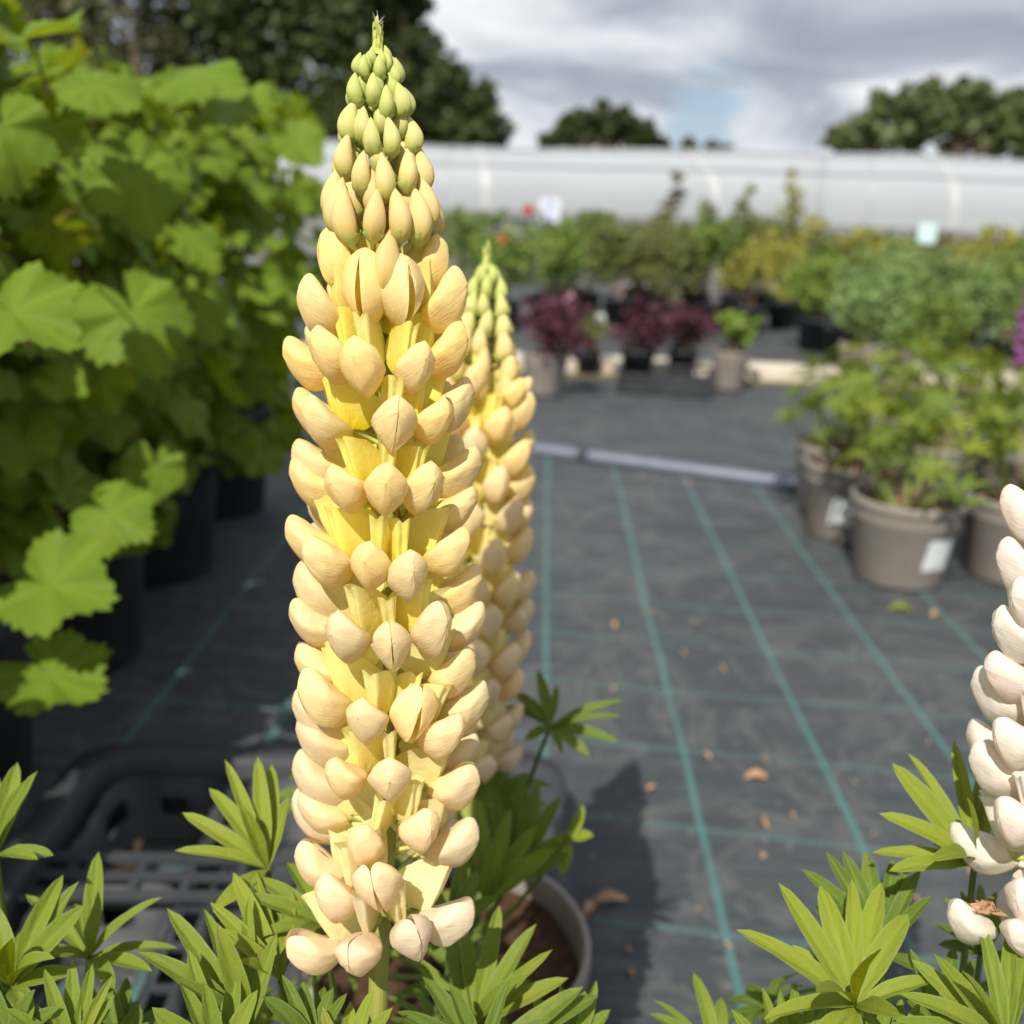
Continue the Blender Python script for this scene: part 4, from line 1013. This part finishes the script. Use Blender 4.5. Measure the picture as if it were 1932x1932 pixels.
for y, L, r, tint in ((520, 40, .005, .0), (550, 52, .008, .1), (590, 62, .011, .25), (635, 72, .014, .4)):
    for j in range(6): sp3.bud(0, y, L, tint, .1, r, False, 1.1, 2*math.pi*(j+.5*(y % 3))/6)
o3 = root3.location.copy(); ft3 = Vector((potW.x, potW.y, .155))
# dried floret with a brown withered banner
m = at(1842, 1748, .392)-o3
wth = put('withered_floret', WW[2], root3, Matrix.Translation(m+Vector((.022, .0, .0))) @ Matrix.Rotation(R(186), 4, 'Z')); wth['tint'] = .8
tag(wth, 'withered white floret with a crumpled brown banner')
mb = MB(); pts = []; uvs = []
for i in range(12):
    for j in range(10):
        u = i/11; v = j/9*2-1
        n_ = Vector((noise.noise(Vector((u*6, v*4, 1))), noise.noise(Vector((u*6, v*4, 5))), noise.noise(Vector((u*6, v*4, 9)))))
        pts.append(Vector((.016+u*.016, v*.0045*(1-.5*u), .0095+.001*u*4-.004*u*u))+n_*.0034); uvs.append((u, v*.5+.5))
mb.grid(pts, uvs, 12, 10); mb.build('dried_petal', M_dry, wth)
for (c, tips, mt) in [
 ((1613, 1898, .375), [(1396, 1750, .0, 1.15), (1470, 1665, .01, 1.05), (1549, 1668, .02, 1.15), (1607, 1652, .03, 1.0), (1663, 1662, .03, 1.1), (1714, 1716, .02, 1.1), (1448, 1913, -.02, 1.0), (1697, 1912, -.03, .9), (1545, 1858, -.05, 1.0), (1658, 1783, -.05, .9), (1770, 1845, .0, 1.1), (1590, 1990, -.02, 1.0)], M_leafy),
 ((1665, 1800, .425), [(1522, 1637, .0), (1562, 1606, .01), (1592, 1604, .02), (1634, 1602, .02), (1684, 1616, .02), (1712, 1636, .01), (1734, 1640, .0), (1560, 1700, -.02), (1755, 1690, -.01)], M_leafd),
 ((1838, 1632, .41), [(1668, 1528, .0, 1.1), (1686, 1438, .01, 1.05), (1716, 1418, .02, .9), (1802, 1392, .03, 1.0), (1848, 1455, .03, 1.0), (1762, 1610, -.03, 1.0), (1870, 1480, .02, .9), (1830, 1505, -.02, .8), (1760, 1592, .0, .8)], M_leafy),
 ((1900, 1985, .365), [(1766, 1800, .0), (1850, 1735, .02), (1906, 1748, .02), (1712, 1868, -.01), (1725, 1808, .01), (1950, 1740, .02), (1820, 1830, -.02, .8), (1690, 1920, -.01)], M_leaf),
 ((1780, 1960, .40), [(1720, 1790, .01, .8), (1800, 1780, .02, .8), (1840, 1800, .02, .7), (1738, 1810, 0, .7), (1880, 1840, .0, .8), (1690, 1850, .0, .9)], M_leafd),
 ((1490, 2060, .385), [(1438, 1862, .01, .8), (1472, 1868, .01, .8), (1500, 1850, .02, .8), (1385, 1905, .0, .9), (1535, 1870, .01, .8), (1560, 1900, .0, .8)], M_leaf),
 ((1680, 2050, .375), [(1630, 1900, .0, .8), (1665, 1880, .02, .8), (1700, 1880, .01, .8), (1735, 1890, .0, .8), (1590, 1930, .0, .8), (1780, 1930, -.01)], M_leaf),
 ((1850, 1800, .44), [(1780, 1690, .01, .8), (1815, 1680, .01, .7), (1880, 1680, .01, .8), (1905, 1715, .0, .8), (1760, 1740, -.01, .8), (1850, 1660, .03, .8)], M_leafd)]:
    a = rg.uniform(0, 6.28); palmate_px(root3, c, tips, ft3+Vector((.02*math.cos(a), .02*math.sin(a), 0)), .0062, mt, 2, rg, org=o3)
def av3(C):
    q = proj(C); return q[1] < 1860 and q[0] < 1800 or q[1] < 1760 or q[0] < 1440
random_leaves(root3, ft3, 26, .03, .16, .24, .35, .040, M_leafd, rg, o3, av3, sector=(1.2, 4.6))
random_leaves(root3, ft3, 10, .03, .14, .26, .36, .038, M_leaf, rg, o3, av3, sector=(1.2, 4.6))

# ---------------------------------------------------------------- leafy lupin at lower left
footL = at(40, 2150, .46); potL = Vector((footL.x, footL.y, 0))
root4 = thing('leafy_lupin', 'lupin without flowers whose leaves fill the lower left corner', 'lupin plant', potL)
add_pot(root4, .107, .17, M_black, 2); o4 = root4.location.copy(); ft4 = Vector((potL.x, potL.y, .155))
for (c, tips, mt) in [
 ((-8, 1615, .43), [(30, 1438, .01, 1.1), (68, 1455, .0, 1.0), (44, 1470, -.01, .9), (-20, 1440, .02), (-50, 1500, 0)], M_leaf),
 ((22, 1862, .40), [(115, 1648, .02, 1.25), (148, 1662, .02, 1.0), (155, 1708, .0, 1.25), (92, 1800, -.02, 1.2), (-20, 1700, .01, 1.2), (50, 1745, .03), (-60, 1800, 0), (15, 1770, -.02, 1.1)], M_leaf),
 ((168, 1808, .44), [(186, 1607, .01, 1.05), (298, 1690, .0, .9), (332, 1782, .0, .7), (48, 1683, .02, .9), (285, 1828, -.02, .9), (100, 1795, -.02, .8), (120, 1740, .03, .9), (140, 1700, .03, 1.0), (215, 1860, -.03)], M_leaf),
 ((138, 2010, .385), [(86, 1830, .0, .7), (136, 1812, .01, .75), (174, 1818, .01, .75), (206, 1843, .0, .75), (38, 1868, .0, .7), (15, 1900, -.01, .7), (210, 1880, .0, .7)], M_leaf),
 ((20, 1990, .39), [(-30, 1830, .0), (60, 1870, -.01), (10, 1840, .01), (100, 1900, -.01), (-60, 1900, 0)], M_leafd),
 ((225, 1990, .42), [(200, 1850, .01), (262, 1895, .0), (290, 1930, .0), (160, 1870, .01), (240, 1840, .02, .8)], M_leafd)]:
    a = rg.uniform(0, 6.28); palmate_px(root4, c, tips, ft4+Vector((.02*math.cos(a), .02*math.sin(a), 0)), .0064, mt, 2, rg, org=o4)
def av4(C):
    q = proj(C); return q[1] < 1860 or q[0] > 270
random_leaves(root4, ft4, 16, .03, .15, .22, .34, .040, M_leafd, rg, o4, av4)

# ---------------------------------------------------------------- lupins in taupe pots at the right
PM = [palmate_mesh(random.Random(200+k), 9, .052, .0075, M_leaf, .45).mesh('leaf_template', M_leaf) for k in range(4)]
PMy = [palmate_mesh(random.Random(220+k), 9, .052, .0075, M_leafy, .45).mesh('leaf_template', M_leafy) for k in range(4)]
PMd = [palmate_mesh(random.Random(230+k), 9, .052, .0075, M_leafd, .45).mesh('leaf_template', M_leafd) for k in range(3)]
def lupin_pot(p, label, seed, nl=15, hmax=.20, lab=None, r=.107, spread=.15):
    rg = random.Random(seed); t = thing('potted_lupin', label, 'lupin plant', p, 'leafy lupins in taupe pots', 0)
    add_pot(t, r, .17, M_taupe, 1)
    for k in range(nl+11):
        a = k*2.4+rg.uniform(-.4, .4); rr = spread*math.sqrt(rg.uniform(.05, 1)); z = .17+hmax*rg.uniform(.18, 1)
        C = Vector((rr*math.cos(a), rr*math.sin(a), z))
        out = Vector((math.cos(a), math.sin(a), 0)); ax = (out*rg.uniform(.2, .9)+Vector((0, 0, 1))).normalized()
        src = rg.choice(rg.choice((PM, PMd, PM, PMd, PMy))); mb = MB()
        m = ax.to_track_quat('Z', 'Y').to_matrix().to_4x4(); m.translation = C
        mt = m @ Matrix.Scale(rg.uniform(.85, 1.25), 4)
        vs = [mt @ v.co for v in src.vertices]; fs = [tuple(q.vertices) for q in src.polygons]
        uvl = [(0, 0)]*len(vs); ud = src.uv_layers[0].data
        for lp in src.loops: uvl[lp.vertex_index] = tuple(ud[lp.index].uv)
        mb.add(vs, fs, uvl, 0)
        mb.tube([(.02*math.cos(a), .02*math.sin(a), .14), tuple(C*.5+Vector((0, 0, .05))+out*.01), tuple(C)], [.0026, .002, .0015], 5, 1)
        mb.build('leaf', [src.materials[0], M_pet], t)
    # purplish old stalks and dead leaves over the compost
    mb = MB()
    for k in range(7):
        a = rg.uniform(0, 6.28); mb.tube([(.01*math.cos(a), .01*math.sin(a), .14), (.03*math.cos(a), .03*math.sin(a), .19), (.055*math.cos(a), .055*math.sin(a), .22)], [.006, .005, .003], 6)
    mb.build('old_stalks', M_oldst, t)
    mb = MB()
    for k in range(14):
        a = rg.uniform(0, 6.28); q = rg.uniform(.02, .085); c = Vector((q*math.cos(a), q*math.sin(a), .155+rg.uniform(0, .015))); e = Vector((math.cos(a*3), math.sin(a*3), rg.uniform(-.1, .5)))*.02
        leaflet(mb, c-e, c+e, .006, Vector((0, 0, 1)), .3, .5, 0, 7, seed=k)
    mb.build('dead_leaves', M_dry, t)
    if lab is not None: pot_label(t, r, .17, lab, .058, .062, .078, .15)
    return t
M_oldst = plain('purplish_old_stalk', (0.13, 0.055, 0.06), (0.20, 0.12, 0.09), .8, 40, .3, .002)
def potp(px, py, r=.086):                # pixel of the pot's front foot
    p = gp(px, py); p.y += r; p.z = .009; return p
lupin_pot(potp(1718, 1128), 'leafy lupin in the nearest taupe pot, white label at the right of its side', 301, 15, .19, lab=R(-66))
lupin_pot(potp(1613, 1040), 'leafy lupin in the labelled taupe pot half hidden behind the nearest one', 302, 13, .19, lab=R(-112))
lupin_pot(potp(1590, 992), 'leafy lupin in the taupe pot farthest left of the row by the pipe', 303, 12, .17)
lupin_pot(potp(1935, 1122), 'leafy lupin in the taupe pot cut by the right edge of the picture', 304, 14, .20)
lupin_pot(potp(1770, 985), 'leafy lupin in the second row, right behind the nearest labelled pot', 305, 14, .20)
lupin_pot(potp(1900, 960), 'leafy lupin in the second row at the right edge, beside the purple spike', 306, 13, .20)
lupin_pot(potp(1680, 905), 'leafy lupin at the back left of the group, in front of the taupe potted bushes', 307, 12, .18)
lupin_pot(potp(1830, 890), 'leafy lupin at the back right of the group, behind all other lupins', 308, 12, .18)
# purple flowered lupin
pp = gp(1965, 1010); pp.z = .008
root5 = thing('purple_lupin', 'purple lupin spike just showing at the right edge above the leafy lupins', 'lupin plant', pp)
add_pot(root5, .107, .17, M_taupe, 1)
dq = (pp-CAM).dot(f_)
path5 = smooth_path([Vector((pp.x, pp.y, .15))]+[at(x, y, dq-.12) for x, y in ((1950, 800), (1942, 690), (1948, 600), (1955, 520))])
sp5 = Spike(root5, path5, 1.35, WP, BP, 33); sp5.bl = BUDP; sp5.stem(.005, .002)
for y in range(560, 700, 22):
    for j in range(6): sp5.floret(sp5.find(y), 2*math.pi*(j+.5*(y//22 % 2))/6, .5, .2, 0, sc=.75 if y > 590 else .55)

# ---------------------------------------------------------------- black carry tray
TZ = .075
c1 = gp(178, 1418, TZ); c2 = gp(1066, 1438, TZ)
ty1 = (c1.y+c2.y)/2; tx0 = c1.x; tx1 = c2.x; ty0 = ty1-.44
tray = thing('carry_tray', 'black plastic carry tray with slotted dividers on the ground fabric, left half empty', 'tray', ((tx0+tx1)/2, (ty0+ty1)/2, .010), None, math.atan2(c2.y-c1.y, c2.x-c1.x))
W_, D_ = tx1-tx0, .44
def slab(mb, x0, x1, y0, y1, z0, z1): mb.box(((x0+x1)/2, (y0+y1)/2, (z0+z1)/2), (x1-x0, y1-y0, z1-z0))
def bevelled(o, w=.0025):
    b = o.modifiers.new('bevel', 'BEVEL'); b.width = w; b.segments = 2; b.limit_method = 'ANGLE'; return o
mb = MB(); X, Y_ = W_/2, D_/2
# outer rim: flat lip, rounded corners
def ringpts(x, y, r, n=7):
    out = []
    for cx_, cy_, a0 in ((x-r, y-r, 0), (-x+r, y-r, 90), (-x+r, -y+r, 180), (x-r, -y+r, 270)):
        for k in range(n): a = R(a0+90*k/(n-1)); out.append((cx_+r*math.cos(a), cy_+r*math.sin(a)))
    return out
prof = [(0, .0, .03), (0, TZ-.012, .03), (.004, TZ-.010, .034), (.004, TZ, .034), (-.026, TZ, .02), (-.029, TZ-.004, .018), (-.031, TZ-.03, .018), (-.036, .01, .016)]
pts = []
for off, z, r in prof:
    for q in ringpts(X+off, Y_+off, r+.02): pts.append((q[0], q[1], z))
mb.grid(pts, [(0, 0)]*len(pts), len(prof), 28, 0, True); mb.build('rim', M_black, tray)
ncx, ncy = 3, 2; cw = (W_-.07)/ncx; ch = (D_-.07)/ncy
# dividers with slots
mb = MB()
def slotted(x0, x1, y0, y1, z, along):
    """a flat bar with two rows of slots cut through: built as rails and webs"""
    t_ = .004
    if along == 'x':
        w = y1-y0; rails = [(y0, y0+w*.2), (y0+w*.42, y0+w*.58), (y0+w*.8, y1)]
        for a, b in rails: slab(mb, x0, x1, a, b, z-t_, z)
        n = max(2, int((x1-x0)/.045))
        for k in range(n+1):
            xx = x0+(x1-x0)*k/n; slab(mb, max(x0, xx-.004), min(x1, xx+.004), y0+w*.2, y0+w*.42, z-t_-.0005, z-.0005); slab(mb, max(x0, xx-.004), min(x1, xx+.004), y0+w*.58, y0+w*.8, z-t_-.0005, z-.0005)
    else:
        w = x1-x0; rails = [(x0, x0+w*.25), (x0+w*.75, x1)]
        for a, b in rails: slab(mb, a, b, y0, y1, z-t_, z)
        n = max(2, int((y1-y0)/.04))
        for k in range(n+1):
            yy = y0+(y1-y0)*k/n; slab(mb, x0+w*.25, x0+w*.75, max(y0, yy-.004), min(y1, yy+.004), z-t_-.0005, z-.0005)
xi0, yi0 = -X+.034, -Y_+.034
slotted(-X+.032, X-.032, -.035, .035, TZ-.010, 'x')
for k in range(1, ncx):
    xx = xi0+cw*k; slotted(xx-.016, xx+.016, .036, Y_-.034, TZ-.016, 'y'); slotted(xx-.016, xx+.016, -Y_+.034, -.036, TZ-.016, 'y')
mb.build('dividers', M_black, tray, smooth=False)
# inner skirts: stepped wavy walls hanging from the rim into each cell
for iy in range(ncy):
    for ix in range(ncx):
        cx_ = xi0+cw*(ix+.5); cy_ = yi0+ch*(iy+.5); pts = []; nn = 48
        for (rr, z) in ((1.0, TZ-.014), (.97, TZ-.030), (.90, TZ-.032), (.87, .022), (.80, .018), (.78, .006), (.60, .004)):
            for k in range(nn):
                a = 2*math.pi*k/nn; sq = (abs(math.cos(a))**5+abs(math.sin(a))**5)**(-1/5)
                wob = 1-.05*(1 if math.cos(a*4) > .3 else 0)*(1 if rr > .88 else 0)
                pts.append((cx_+(cw/2-.014)*rr*wob*sq*math.cos(a), cy_+(ch/2-.006)*rr*wob*sq*math.sin(a), z))
        mb = MB(); mb.grid(pts, [(0, 0)]*len(pts), 7, nn, 0, True)
        # openings: drop every other wall panel
        keep = []
        for fi, f in enumerate(mb.f):
            ring = fi//nn; seg = fi % nn
            if ring == 2 and (seg % 8) in (2, 3, 4, 5): continue
            keep.append(f)
        mb.f = keep; mb.mi = [0]*len(keep); o = mb.build('cell', M_black, tray)
        sd = o.modifiers.new('thickness', 'SOLIDIFY'); sd.thickness = .0022
# dead leaves lying in the tray
for i, (px, py) in enumerate(((215, 1622), (262, 1598), (238, 1640), (190, 1650))):
    p = gp(px, py, .02); mb = MB(); e = Vector((math.cos(i*1.7), math.sin(i*1.7), .25))*.014
    leaflet(mb, -e, e, .007, Vector((0, 0, 1)), .3, .5, 0, 8, seed=i); o = mb.build('dead_leaf', M_dry); o.location = p
    tag(o, 'curled orange-brown dead leaf inside the black tray', 'dead leaf', 'dead leaves in the black tray')

# ---------------------------------------------------------------- grape vines
def grape_outline(rg, n=84):
    pts = []
    for k in range(n):
        a = -math.pi+2*math.pi*k/n     # 0 = tip direction (+x)
        r = .80
        for c, w, h in ((0, .34, .24), (1.12, .32, .13), (-1.12, .32, .13), (2.10, .34, .04), (-2.10, .34, .04)):
            r += h*math.exp(-((a-c)/w)**2)
        r *= 1-.78*math.exp(-((abs(a)-math.pi)/.24)**2)
        saw = (k % 3)/3; r *= 1+.16*(saw-.3)+.02*rg.uniform(-1, 1)
        pts.append((r*math.cos(a), r*math.sin(a)))
    return pts
def grape_leaf(mb, mw, size, rg, mi=0, nr=6, petiole=None):
    ol = grape_outline(rg); n = len(ol); pts = []; uvs = []; cup = rg.uniform(-1.1, .5); fold = rg.uniform(-.2, .7); ph = rg.uniform(0, 6); wv = rg.uniform(.04, .13)
    for i in range(nr+1):
        s = i/nr
        for (x, y) in ol:
            X_, Y2 = x*s, y*s; r2 = X_*X_+Y2*Y2
            an = math.atan2(y, x); z = cup*.35*r2 + fold*abs(Y2)*.45 + wv*s*s*math.sin(an*5+ph)+.03*s*math.cos(an*10)
            pts.append(Vector((X_*size, Y2*size, z*size)))
            # v: distance to the nearest main vein
            dv = min(abs(an-c) for c in (0, 1.12, -1.12, 2.1, -2.1)); uvs.append((s, .5+min(.44, dv*s*.55)))
    mb.grid(pts, uvs, nr+1, n, mi, True, mw)
def vine(p, label, seed, nl, w, zlo, zhi, xlim, size=.045, lean=.05):
    rg = random.Random(seed); t = thing('grape_vine', label, 'grape vine', p, 'potted grape vines along the left')
    add_pot(t, .125, .24, M_black, 5)
    mb = MB()
    canes = []
    for k in range(5):
        a = rg.uniform(0, 6.28); q = w*.35
        path_ = [Vector((.02*math.cos(a), .02*math.sin(a), .2)), Vector((q*.4*math.cos(a), q*.4*math.sin(a), .45)), Vector((q*math.cos(a), q*math.sin(a), zhi*.92))]
        canes.append(path_); mb.tube(path_, [.006, .005, .003], 6)
    mb.build('canes', M_cane, t)
    mb = MB()
    for k in range(int(nl*1.4)):
        for _ in range(30):
            a = rg.uniform(0, 6.28); h = rg.random()**.8; z = zlo+(zhi-zlo)*h
            rr = w*(.55+.5*math.sin(math.pi*min(1, h*.85+.12)))*rg.uniform(.55, 1.0)
            x = rr*math.cos(a); y = rr*math.sin(a)
            if p.x+x < xlim: break
        out = Vector((x, y, 0)).normalized() if rr > .01 else Vector((1, 0, 0))
        nrm = (out*rg.uniform(.2, 1.0)+Vector((rg.gauss(0, .45), rg.gauss(0, .45)-.2, rg.uniform(.1, 1.3)))).normalized()
        tipd = (out*.5+Vector((rg.gauss(0, .7), rg.gauss(0, .7), -.8))); tipd -= nrm*tipd.dot(nrm); tipd.normalize()
        m = Matrix((tipd, nrm.cross(tipd), nrm)).transposed().to_4x4(); m.translation = Vector((x, y, z+.03*math.sin(a*5)))
        s = size*rg.uniform(.5, 1.25)
        grape_leaf(mb, m, s, rg, 0, 4)
        c = m.translation; mb.tube([c, c-nrm*.02-out*.02, c-out*.045-Vector((0, 0, .01))], [.0008, .0009, .001], 4, 1)
    mb.build('foliage', [M_grape, M_cane], t); return t
vs_ = [
 (Vector((-.66, 1.05, .008)), 'nearest grape vine in view, its broad leaves reaching down over the bare fabric', 401, 230, .22, .30, .85, -.40),
 (Vector((-.66, 1.42, .008)), 'grape vine second in the row, behind the nearest one', 402, 240, .25, .22, .82, -.37),
 (Vector((-.66, 1.80, .008)), 'grape vine in the middle of the front row, close beside the lupin spike', 403, 250, .27, .20, .84, -.36),
 (Vector((-.66, 2.20, .008)), 'grape vine farthest along the row, touching the line of the tunnel roof', 404, 230, .28, .20, .85, -.36),
 (Vector((-1.04, 1.20, .008)), 'grape vine in the back row at the left edge of the picture', 405, 190, .26, .30, .96, -.5),
 (Vector((-1.06, 1.70, .008)), 'grape vine in the back row whose top stands against the brownish tree', 406, 190, .27, .30, .96, -.5),
 (Vector((-1.06, 2.20, .008)), 'grape vine at the far end of the back row, mostly hidden', 407, 150, .27, .30, .93, -.5),
 (Vector((-.74, .66, .008)), 'grape vine at the near end of the row, outside the left edge, shading the fabric', 408, 190, .26, .25, .86, -.5)]  # last vine is out of view, added for the shadow it casts
vines = [vine(*v) for v in vs_]
# clearly seen single leaves of the nearest vine
def big_leaf(parent, px, py, depth, size, tip_px, nrm_bias, label=None, seed=0):
    rg = random.Random(seed); C = at(px, py, depth); T = at(tip_px[0], tip_px[1], depth+tip_px[2]); d_ = (T-C).normalized()
    nrm = ((CAM-C).normalized()*nrm_bias[0]+Vector((0, 0, 1))*nrm_bias[1]+Vector((nrm_bias[2], 0, 0))); nrm -= d_*nrm.dot(d_); nrm.normalize()
    m = Matrix((d_, nrm.cross(d_), nrm)).transposed().to_4x4(); m.translation = C-parent.location
    mb = MB(); grape_leaf(mb, m, size*.92, rg, 0, 9); c = m.translation
    back = -nrm*.03+Vector((-.02, .04, .0)); mb.tube([c, c+back*.6, c+back*1.4], [.0011, .0012, .0014], 6, 1)
    mb.build('leaf', [M_grape, M_cane], parent)
v0 = vines[0]
big_leaf(v0, 95, 1105, .90, .066, (225, 1140, -.02), (1, .5, .1), seed=1)
big_leaf(v0, 90, 1270, .92, .064, (215, 1335, -.02), (.5, 1, .0), seed=2)
big_leaf(v0, 205, 965, .98, .050, (290, 1010, -.01), (1, .4, .0), seed=3)
big_leaf(v0, 25, 590, .72, .058, (140, 645, -.02), (.9, .7, .1), seed=4)
big_leaf(v0, 0, 240, .78, .052, (10, 290, 0), (.9, .5, .1), seed=5)
big_leaf(v0, 60, 70, .85, .055, (120, 60, -.02), (.5, 1, .0), seed=6)
big_leaf(v0, 365, 140, 1.15, .066, (465, 130, -.02), (.6, 1, .1), seed=8)
big_leaf(v0, 430, 210, 1.2, .070, (530, 200, -.02), (.6, 1, .1), seed=9)
big_leaf(v0, 250, 590, 1.0, .070, (300, 680, 0), (1, .3, .2), seed=11)
big_leaf(v0, 375, 590, 1.15, .040, (415, 635, 0), (1, .6, .2), seed=12)
big_leaf(v0, 255, 330, 1.0, .062, (290, 420, 0), (.9, .7, .2), seed=14)
big_leaf(v0, 290, 880, 1.1, .042, (290, 940, 0), (1, .3, .2), seed=15)
big_leaf(v0, 560, 270, 1.75, .060, (605, 310, 0), (1, .6, .2), seed=16)
big_leaf(v0, 180, 160, 1.0, .05, (230, 180, 0), (.7, .9, .2), seed=17)

# ---------------------------------------------------------------- litter on the fabric
pet = []
for k in range(3):
    mb = MB(); leaflet(mb, (-.006, 0, .002), (.006, 0, .003), .0035, Vector((0, 0, 1)), .5, .5, 0, 7, seed=k); pet.append(mb.mesh('dry_petal', M_dry))
rg = random.Random(77)
spots = [(1155, 1302), (1228, 1490), (1210, 902), (1195, 925), (1255, 915), (1150, 910), (1240, 905), (1120, 905), (1300, 912), (1400, 925), (1310, 1180), (1120, 1150), (1160, 1180), (1230, 1160), (1395, 1045), (1330, 1430), (1440, 1440), (1495, 1538), (1440, 1560), (1445, 1545), (1750, 1400), (1755, 1450), (1610, 1480), (1650, 1580), (1730, 1700), (1510, 1820), (1185, 1795), (1190, 1838), (1320, 1720), (1370, 1790), (1440, 1620), (1070, 1560), (1290, 1235), (1360, 1265), (1540, 1350), (1600, 1400), (1500, 1270), (1660, 1250), (1250, 1640), (1580, 1190)]
for i, (px, py) in enumerate(spots[:34]):
    o = put('dry_petal', pet[i % 3]); o.location = gp(px, py, .010); o.rotation_euler = (rg.uniform(-.3, .3), rg.uniform(-.3, .3), rg.uniform(0, 6.28)); o.scale = (rg.uniform(.7, 1.5),)*3
    if py < 930: tag(o, 'small dry brown petal lying in the dirt along the grey-blue pipe', 'dry petal', 'dry petals along the pipe')
    else: tag(o, 'small dry brown petal fallen on the open black ground fabric', 'dry petal', 'dry petals scattered on the fabric')
def dead(px, py, L, w, mat, label, rz, seed):
    mb = MB(); e = Vector((math.cos(rz), math.sin(rz), .12))*L/2
    leaflet(mb, -e, e, w, Vector((0, 0, 1)), .35, .4, 0, 10, .5, seed); o = mb.build('fallen_leaf', mat); o.location = gp(px, py, .012); tag(o, label, 'fallen leaf')
dead(1428, 1466, .034, .010, M_dry, 'curled tan leaf lying on the teal cross line in the middle of the fabric', .2, 1)
dead(1150, 1700, .050, .009, M_dry, 'dry tan leaf on the fabric right of the grey pot rim', .3, 2)
dead(1112, 1715, .030, .008, M_dry, 'smaller dry leaf touching the shadow beside the grey pot rim', 1.2, 3)
dead(1905, 1640, .10, .020, M_dry, 'large orange-brown dead leaf behind the white lupin', .1, 4)
dead(1700, 1150, .05, .012, M_leafy, 'yellow-green fallen leaf at the foot of the nearest labelled pot', .0, 5)
dead(1765, 1158, .03, .010, M_dry, 'small tan dead leaf beside the yellow-green one by the labelled pot', .8, 6)
print('florets', sp.nf, 'buds', sp.nb, 'florets2', sp2.nf, 'f3', sp3.nf)
